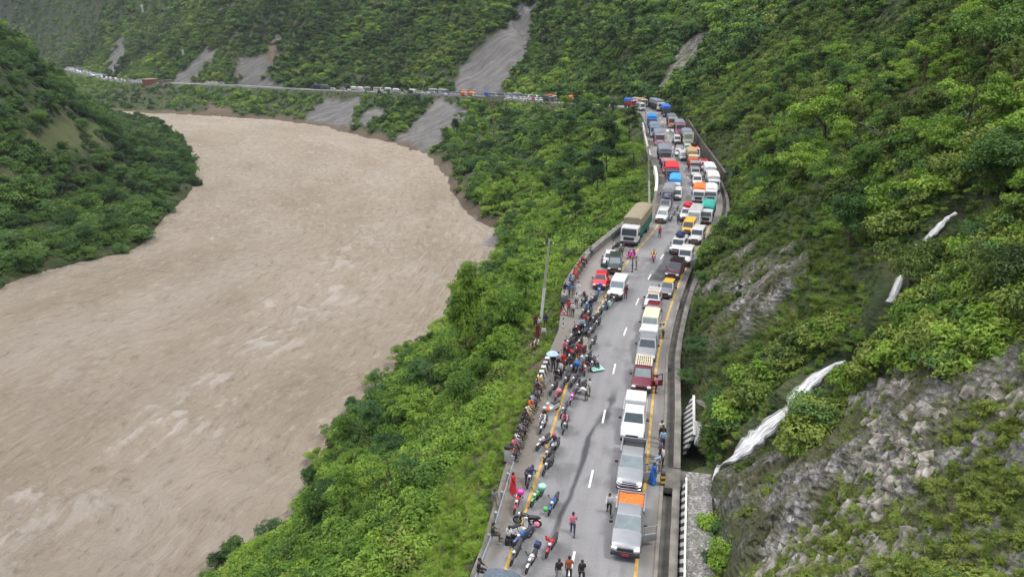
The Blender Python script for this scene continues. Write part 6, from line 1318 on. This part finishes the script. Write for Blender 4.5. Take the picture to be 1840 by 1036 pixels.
# extra cars on the lay-by
place(1076, 521, car('sedan', 'red', L=4.0, door=1), 'bright red hatchback parked on the gravel lay-by', 'car', 'parked_car', None, turn=6)
place(1103, 541, car('jeep', 'white', glass=GLASSL, L=4.7), 'white jeep with green tinted windshield standing half on the road', 'jeep', 'parked_jeep', None, turn=0)
place(1103, 494, car('suv', 'green', glass=GLASSL, L=4.5, door=-1), 'dark green off-road car on the lay-by', 'car', 'parked_car', None, turn=10)
place(1094, 480, car('sedan', 'white', L=4.0), 'white car behind the dark green one at the parapet', 'car', 'parked_car', None, turn=10)
# ------------------------------------------------------------------ loose things
def thing(fn, name, px, py, z, mat, label, cat):
    p = on_road(px, py) if z >= 0 else hit(px, py); M = MB(); fn(M); o = M.build(name, mat); o.location = (p[0], p[1], p[2] + abs(z)); return tag(o, label, cat)
def blob(r, sq=.7, seed=1): return lambda M: M.ell((0, 0, 0), (r, r * .9, r * sq), 12, 8).box((0, 0, -r * sq * .8), (r * 1.2, r, r * .5), bev=.04)
thing(blob(.3, .8), 'bag', 1036, 671, 1.05, cloth('blue'), 'round blue bundle lying on a motorcycle', 'bag'); thing(blob(.31, .7), 'bag', 974, 898, 1.1, cloth('mint'), 'mint coloured bundle on the white and green motorcycle', 'bag')
thing(blob(.2, .9), 'bag', 964, 953, .5, cloth('pink'), 'pink bag hanging on the black motorcycle', 'bag'); thing(blob(.17, .9), 'bag', 980, 925, .5, cloth('lime'), 'green bag hanging on the blue sports motorcycle', 'bag')
thing(blob(.24, .8), 'helmet', 936, 908, 1.12, paint('magenta'), 'pink covered helmet on the red motorcycle by the guardrail', 'helmet'); thing(blob(.15, .95), 'helmet', 983, 992, 1.08, paint('red'), 'red helmet on the handlebar of the lone red motorcycle', 'helmet')
thing(blob(.16, .9), 'helmet', 978, 754, 1.1, paint('white'), 'white helmet on the white scooter', 'helmet'); thing(blob(.18, .9), 'bag', 984, 744, .5, cloth('orange'), 'orange bag on the white scooter footboard', 'bag')
thing(blob(.26, .8), 'bag', 1004, 720, 1.0, cloth('pink'), 'pink and white bag strapped on a red motorcycle', 'bag'); thing(blob(.16, .9), 'helmet', 1045, 660, 1.12, paint('white'), 'white helmet on the black motorcycle pile', 'helmet')
thing(lambda M: M.box((0, 0, 0), (1.2, .9, .03), rz=.4, rx=.08), 'plastic_sheet', 1072, 664, .18, cloth('mint'), 'teal plastic sheet spread beside the farthest black motorcycle', 'sheet')
thing(lambda M: M.box((0, 0, .0), (.32, .24, .02), rz=.3), 'litter', 1111, 893, .02, paint('white'), 'scrap of paper on the asphalt beside the nearest pickup', 'litter')
def umbrella(loc, c, label):
    t = empty('umbrella', loc, 0, label, 'umbrella'); M = MB(); n = 8; rows = []
    for k in range(5):
        q = .56 * k / 4; rows.append([(q * math.cos(i * 6.28318 / 16) * (1 + .05 * math.cos(i * 3.14159)), q * math.sin(i * 6.28318 / 16), .0 - .28 * (q / .56) ** 2) for i in range(16)])
    for a in range(1, 4):
        for i in range(16): M.bm.faces.new([M.bm.verts.new(v) for v in (rows[a][i], rows[a][(i + 1) % 16], rows[a + 1][(i + 1) % 16], rows[a + 1][i])])
    for i in range(16): M.bm.faces.new([M.bm.verts.new(v) for v in ((0, 0, .0), rows[1][i], rows[1][(i + 1) % 16])])
    M.build('canopy', cloth(c), t); MB().tube([(0, 0, .1), (0, 0, -.75)], .012, 6).build('handle', BLK, t); return t
x, y, z = on_road(992, 667); umbrella((x, y, z + 2.05), 'lightblue', 'blue grey umbrella held open by the wall'); h_ = hit(1014, 566); umbrella((h_[0], h_[1], h_[2] + 1.95), 'black', 'black umbrella held open behind the triangular sign')
x, y, z, h = road.at(SCUL0 + .2, 4.9); t_ = empty('marker_post', (x, y, z), 0, 'short post banded yellow and black at the drain edge', 'post')
for k in range(5): MB().box((0, 0, .1 + k * .2), (.3, .3, .2), bev=.01).build('post_band', paint('yellow') if k % 2 else BLK, t_)
# ------------------------------------------------------------------ individual trees
BARK = pmat('bark', (.10, .075, .05), .95, 0, .35, 3); BARKP = pmat('pale_bark', (.24, .21, .17), .95, 0, .3, 3)
def trunk_mesh(seed, h, r):
    rg = random.Random(seed); M = MB(); lean = (rg.uniform(-.08, .08) * h, rg.uniform(-.08, .08) * h); top = (lean[0], lean[1], h * 1.25)
    M.tube([(0, 0, -h * .25), (lean[0] * .3, lean[1] * .3, h * .45), (lean[0] * .8, lean[1] * .8, h * .9), top], [r, r * .75, r * .5, r * .2], 8)
    for k in range(5):
        a = k * 1.3 + rg.random(); z = h * rg.uniform(.55, .95); l = rg.uniform(.45, .75); c = (lean[0] * z / h, lean[1] * z / h, z)
        M.tube([c, (c[0] + l * .5 * math.cos(a), c[1] + l * .5 * math.sin(a), z + l * .35), (c[0] + l * math.cos(a), c[1] + l * math.sin(a), z + l * .55)], [r * .38, r * .25, r * .08], 6)
    return M.mesh('trunk')
TP = {}
def crown_mesh(seed, n, leaf, nl, flat, spread, lr, ratio=.5):
    return clump_mesh('crown', seed, 'lobe', n, leaf, nl=nl, flat=flat, lr=lr, spread=spread, ratio=ratio)
TK = dict(broad=(.9, .055, crown_mesh(201, 5200, .075, 20, .7, .78, (.16, .34))), round=(.8, .05, crown_mesh(202, 4600, .08, 17, .9, .62, (.2, .36))), tall=(1.5, .05, crown_mesh(203, 4800, .085, 20, 1.5, .5, (.18, .32))),
          loose=(1.2, .04, crown_mesh(204, 2600, .085, 15, .8, .8, (.12, .26))), flat=(1.1, .045, crown_mesh(205, 4200, .07, 16, .42, .85, (.18, .32))), wide=(.7, .06, crown_mesh(206, 5400, .075, 24, .6, .85, (.15, .3))))
TRK = {k: trunk_mesh(300 + i, v[0], v[1]) for i, (k, v) in enumerate(TK.items())}
def tree(x, y, z, R_, kind, mat, label, group=None, name='tree', rz=None, sq=1.0, hs=1.0):
    h, r, cm = TK[kind]; o = empty(name, (x, y, z - .1 * R_), random.uniform(0, 6.28) if rz is None else rz, label, 'tree', group); o.scale = (R_, R_ * sq, R_ * hs)
    link('trunk', TRK[kind], BARK, o); c = link('crown', cm, LM[mat], o); c.location = (0, 0, h * .8); c['tint'] = random.uniform(.12, .62); return o
def tree_at(px, py, R_, kind, mat, label, group=None, name='tree', **k):
    p = hit(px, py); return tree(p[0], p[1], p[2], R_, kind, mat, label, group, name, **k)
t_ = tree_at(836, 640, 3.1, 'round', 'bright', 'tall creeper-clad tree standing out against the river', hs=1.1)
t_.children[0].scale = (1, 1, 2.6)
for (cx, cy, cz, k, nm) in ((.1, .1, 1.5, .8, 'wide'), (-.25, 0, 2.5, .95, 'broad'), (.35, .2, 2.2, .7, 'round'), (-.1, .1, 3.1, .7, 'round')):
    c = link('crown', TK[nm][2], LM['bright'], t_); c.location = (cx, cy, cz); c.scale = (k,) * 3; c['tint'] = .4
tree_at(905, 600, 3.4, 'round', 'bright', 'bright round tree right of the creeper-clad one')
tree_at(1478, 275, 5.2, 'broad', 'bright', 'big bright green tree with a dark trunk on the upper right slope', hs=1.1); tree_at(1772, 140, 4.6, 'wide', 'deep', 'dark tree overhanging the top right corner', hs=1.15)
tree_at(1685, 190, 2.0, 'loose', 'bright', 'slender tree with a small bright crown right of the banana plant', hs=1.2); tree_at(1385, 350, 2.6, 'wide', 'blue', 'dark bushy tree above the rock face')
tree_at(1090, 330, 5.0, 'tall', 'deep', 'tall dark tree hiding the road before the bend', hs=1.1); tree_at(1130, 265, 4.0, 'tall', 'deep', 'tall slim dark tree left of the bend'); tree_at(1060, 345, 4.0, 'flat', 'blue', 'flat topped bluish tree below the tall dark tree')
tree_at(430, 1020, 2.4, 'round', 'deep', 'dark round tree at the waterline bottom left'); tree_at(395, 1034, 1.8, 'round', 'deep', 'small dark tree at the bottom left tip'); tree_at(500, 975, 2.4, 'flat', 'blue', 'bluish spreading tree at the waterline near the bottom')
tree_at(1550, 330, 2.2, 'round', 'bright', 'bright yellow green bushy tree below the big bright tree'); tree_at(1700, 300, 2.6, 'broad', 'bright', 'spreading light green tree above the upper cascade')
tree_at(1620, 250, 2.4, 'broad', 'olive', 'olive tree behind the dead branches'); tree_at(1250, 640, 1.5, 'wide', 'blue', 'broad-leaved bluish tree overhanging the drain'); tree_at(1236, 690, 1.3, 'wide', 'blue', 'low broad-leaved tree above the broken striped wall')
tree_at(1260, 520, 1.3, 'round', 'blue', 'bluish bush leaning over the grey taxi'); tree_at(1300, 430, 1.8, 'round', 'deep', 'dark bush at the hill foot beside the white jeeps')
tree_at(700, 830, 2.4, 'broad', 'blue', 'bluish green tree in the middle of the lower slope', sq=.8); tree_at(950, 520, 2.4, 'wide', 'deep', 'dark tree left of the tall pole')
for i, px in enumerate((1044, 1062, 1076, 1088, 1100, 1112, 1124, 1137, 1148)):
    q = road.at(s_far(px), -9.5 - 2.5 * (i % 2)); tree(q[0], q[1], float(terr(q[0], q[1])), 3.2 + .5 * (i % 3), ['tall', 'round', 'wide'][i % 3], ['deep', 'bright', 'blue'][i % 3], 'tree screening the road just beyond the bend', 'trees screening the road beyond the bend', hs=1.1)
for i, px in enumerate((702, 716, 752, 756)):
    q = road.at(s_far(px), -8.5); tree(q[0], q[1], float(terr(q[0], q[1])), 2.4, 'round', 'deep', 'small dark tree rising in front of the distant queue', 'trees in front of the distant queue')
# groups of trees one can tell apart as crowns
rgt = np.random.default_rng(5)
def where(x, y):
    v = math.hypot(x, y); return ('in front' if v < 110 else 'halfway back' if v < 200 else 'farther back' if v < 330 else 'in the distance')
def stand(pxs, n, kinds, mats, Rr, label, group, cond, seed):
    rg = np.random.default_rng(seed); A = np.array([hit(*p)[:2] for p in pxs]); done = []; tries = 0
    while len(done) < n and tries < n * 40:
        tries += 1; x = rg.uniform(A[:, 0].min(), A[:, 0].max()); y = rg.uniform(A[:, 1].min(), A[:, 1].max())
        if not in_poly(np.array([x]), np.array([y]), [tuple(a) for a in A])[0]: continue
        r = rg.uniform(*Rr)
        if any((x - a) ** 2 + (y - b) ** 2 < (.75 * (r + c)) ** 2 for a, b, c in done): continue
        G = {k: float(v[0]) if not isinstance(v, tuple) else 0 for k, v in geo(np.array([x]), np.array([y])).items()}
        mk = masks(np.array([x]), np.array([y]))
        if not cond(G) or max(float(mk[i][0]) for i in (0, 1, 2, 4)) > .3: continue
        done.append((x, y, r)); kd = kinds[int(rg.integers(len(kinds)))]; mt = mats[int(rg.integers(len(mats)))]; big = 'large' if r > (Rr[0] + Rr[1]) / 2 else 'smaller'
        lb = f"{big} {dict(bright='bright green', deep='dark green', blue='bluish green', olive='olive')[mt]} {dict(broad='spreading', round='rounded', wide='wide', flat='flat topped', tall='tall', loose='open crowned')[kd]} {label}, {where(x, y)}"
        tree(x, y, G['z'], r, kd, mt, lb, group, hs=rg.uniform(.85, 1.15))
    return done
stand([(0, 505), (250, 445), (350, 300), (300, 235), (180, 215), (0, 300)], 70, ['broad', 'round', 'wide', 'flat'], ['deep', 'deep', 'blue', 'deep'], (2.8, 4.8), 'tree crowding the far bank', 'dark trees on the left bank', lambda G: G['l'] > 1.5, 21)
stand([(0, 290), (200, 215), (120, 150), (0, 60)], 34, ['broad', 'round', 'wide'], ['deep', 'bright', 'deep'], (2.8, 4.6), 'tree high on the left hill', 'trees on the upper left hill', lambda G: G['l'] > 20, 22)
stand([(780, 240), (880, 190), (1130, 200), (1150, 330), (1030, 430), (890, 400)], 60, ['broad', 'round', 'wide', 'flat', 'tall'], ['bright', 'deep', 'blue', 'deep'], (2.6, 4.6), 'tree on the slope below the bend', 'trees below the bend', lambda G: G['b'] > 6 and G['d'] < -9, 23)
stand([(905, 430), (1000, 430), (960, 560), (740, 640), (560, 860), (500, 940), (600, 980), (760, 900), (900, 640)], 60, ['broad', 'round', 'wide', 'loose', 'tall'], ['bright', 'blue', 'bright'], (1.5, 3.0), 'tree on the slope above the near bank', 'trees on the near slope', lambda G: G['b'] > 2 and G['d'] < -12, 24)
for i, (px, py, r, kd, mt) in enumerate([(548, 925, 2.3, 'wide', 'bright'), (565, 880, 2.2, 'round', 'deep'), (572, 835, 2.0, 'broad', 'bright'), (600, 790, 2.4, 'wide', 'bright'), (640, 745, 2.2, 'round', 'blue'), (675, 700, 2.4, 'broad', 'bright'), (715, 660, 2.6, 'round', 'bright'), (752, 635, 2.4, 'wide', 'deep'), (790, 600, 2.6, 'broad', 'bright'), (860, 545, 3.0, 'round', 'deep'), (880, 505, 3.0, 'broad', 'blue'), (640, 820, 2.0, 'broad', 'deep'), (470, 1010, 2.2, 'broad', 'bright')]):
    tree_at(px, py, r, kd, mt, ['bright spreading', 'rounded'][i % 2] + ' tree leaning over the near waterline' + ['', ' below the open river'][i % 2], 'trees along the near waterline', hs=.9 + .05 * (i % 4))
stand([(1290, 330), (1400, 60), (1840, 20), (1840, 560), (1640, 560), (1450, 400)], 75, ['broad', 'round', 'loose', 'wide'], ['olive', 'bright', 'deep', 'bright'], (1.5, 3.6), 'tree on the upper right slope', 'trees on the right slope', lambda G: G['d'] > 12, 25)
stand([(960, 30), (1230, 20), (1130, 170), (930, 170)], 40, ['broad', 'round', 'tall'], ['deep', 'bright', 'deep'], (3.0, 4.8), 'tree on the mountainside above the bend', 'trees above the bend', lambda G: G['d'] > 9, 26)
# banana plants
def frond(M, a, l, e, w):
    n = 7; L_, R2 = [], []; c = math.cos(a); s = math.sin(a); prev = None
    for i in range(n + 1):
        t = i / n; r = l * (t * .85 - .1 * t * t) * math.cos(e); z = 1.0 + l * (math.sin(e) * t - .75 * t * t * (1.2 - e * .5)); ww = w * math.sin(math.pi * min(t * .95 + .08, 1)) + .02
        m = M.bm.verts.new((c * r, s * r, z - .03)); q = M.bm.verts.new((c * r - s * ww, s * r + c * ww, z + .05)); p = M.bm.verts.new((c * r + s * ww, s * r - c * ww, z + .05))
        if prev: M.bm.faces.new((prev[0], m, q, prev[1])); M.bm.faces.new((prev[0], prev[2], p, m))
        prev = (m, q, p)
def banana(px, py, k, label):
    p = hit(px, py); t = empty('banana_plant', p[:3], 0, label, 'banana plant'); t.scale = (k,) * 3; rg = random.Random(px)
    MB().tube([(0, 0, -.4), (0, 0, .6), (0, 0, 1.2)], [.16, .13, .08], 9).build('stem', pmat('banana_stem', (.14, .15, .06), .8), t)
    for i in range(9):
        M = MB(); frond(M, i * .74 + rg.uniform(-.2, .2), rg.uniform(1.5, 2.1), rg.uniform(.55, 1.3), .26); M.build('leaf', LM['blue'], t)
banana(1592, 190, 1.7, 'large banana plant on the upper right slope'); banana(1322, 330, 1.5, 'banana plant leaning over the retaining wall'); banana(1412, 205, 1.2, 'small banana plant in the shade at the upper right')
# dead branches
p = hit(1600, 262); t_ = empty('dead_branch', p[:3], 0, 'bare grey dead branches sticking out of the right slope', 'dead branch'); M = MB(); rg_ = random.Random(4)
for k in range(9):
    a = rg_.uniform(2.2, 4.2); l = rg_.uniform(2, 4); M.tube([(0, 0, 0), (l * .5 * math.cos(a), l * .3 * math.sin(a), l * .45), (l * math.cos(a + .3), l * .5 * math.sin(a), l * .6)], [.07, .045, .015], 5)
M.build('branches', BARKP, t_)
# ------------------------------------------------------------------ rock blocks on the outcrop
def rock_mesh(seed):
    rg = random.Random(seed); M = MB(); M.box((0, 0, 0), (1, .62, .42)); bmesh.ops.bevel(M.bm, geom=M.bm.edges[:], offset=.06, segments=1, affect='EDGES')
    bmesh.ops.subdivide_edges(M.bm, edges=M.bm.edges[:], cuts=1)
    for v in M.bm.verts: v.co += Vector((rg.uniform(-.06, .06), rg.uniform(-.06, .06), rg.uniform(-.05, .05)))
    return M.mesh('rock', False)
def rock_mat():
    m, nt, N, L, B = nmat('outcrop_rock'); g_ = N.new('ShaderNodeNewGeometry'); n = noise(N, L, g_.outputs['Position'], 1.6, 6, .7); oi = N.new('ShaderNodeObjectInfo')
    r = ramp(N, [(.34, (.07, .06, .045)), (.48, (.20, .185, .155)), (.62, (.37, .355, .32))]); L.new(n, r.inputs[0]); x = mixc(N, L, .5, r.outputs[0], ramp_out(N, L, oi.outputs['Random'], [(0, (.45, .43, .4)), (1, (1.35, 1.33, 1.3))]), 'MULTIPLY')
    x = mixc(N, L, .5, r.outputs[0], x); L.new(x, B.inputs['Base Color']); B.inputs['Roughness'].default_value = .95; bump(N, L, B, n, .7, .1); return m
RM = rock_mat()
for i in range(4): o = bpy.data.objects.new(f'source_rock{i}', rock_mesh(400 + i)); o.data.materials.append(RM); P[f'rock{i}'] = o
x, y, rg = polar(60000, 24, 130, 8, 48, 120, 1.2); G = geo(x, y); core = mask(x, y, [hits([(1470, 860), (1530, 815), (1620, 790), (1700, 790), (1715, 860), (1640, 900), (1560, 935), (1500, 935)]), hits([(1740, 700), (1800, 680), (1840, 690), (1840, 760), (1760, 770)]), hits([(1560, 720), (1610, 670), (1640, 690), (1620, 760)]), hits([(1380, 1036), (1420, 960), (1530, 950), (1560, 1036)])], 1.0, 2.5, 4.0)
cl_ = fbm(x, y, 5, 3, 88); k = (G['d'] - dr_at(G['s']) > 1) & clear_stream(x, y, .6) & ((rg.random(len(x)) < core * .42) | ((G['m'][0] > .6) & (cl_ > .42) & (rg.random(len(x)) < .12)))
x, y, z = x[k], y[k], G['z'][k]; sc1 = rg.uniform(.2, 1.0, len(x)) ** 1.8 * .75 + .12
o = scatter('rock_outcrop', x, y, z + .12 * sc1, sc1, ['rock0', 'rock1', 'rock2', 'rock3'], x * 0, 'tilted grey brown rock slabs breaking out of the right slope', tilt=.22)
a = o.data.attributes['irot']; v = np.stack([rg.normal(.35, .25, len(x)), rg.normal(-.62, .25, len(x)), rg.normal(.5, .35, len(x))], 1); a.data.foreach_set('vector', v.astype(np.float32).ravel())
# ------------------------------------------------------------------ air
mh = bpy.data.materials.new('haze_air'); mh.use_nodes = True; hn = mh.node_tree.nodes; hn.remove(hn['Principled BSDF']); pv = hn.new('ShaderNodeVolumePrincipled'); pv.inputs['Color'].default_value = (.80, .88, .97, 1); pv.inputs['Density'].default_value = HAZE; pv.inputs['Anisotropy'].default_value = .2
mh.node_tree.links.new(pv.outputs[0], hn['Material Output'].inputs['Volume'])
if HAZE > 0:
    zt = float(Z.max()) + 25; M = MB(); M.box((60, 730, (zt - 40) / 2), (3400, 1800, zt + 40)); tag(M.build('haze', mh), kind='stuff')
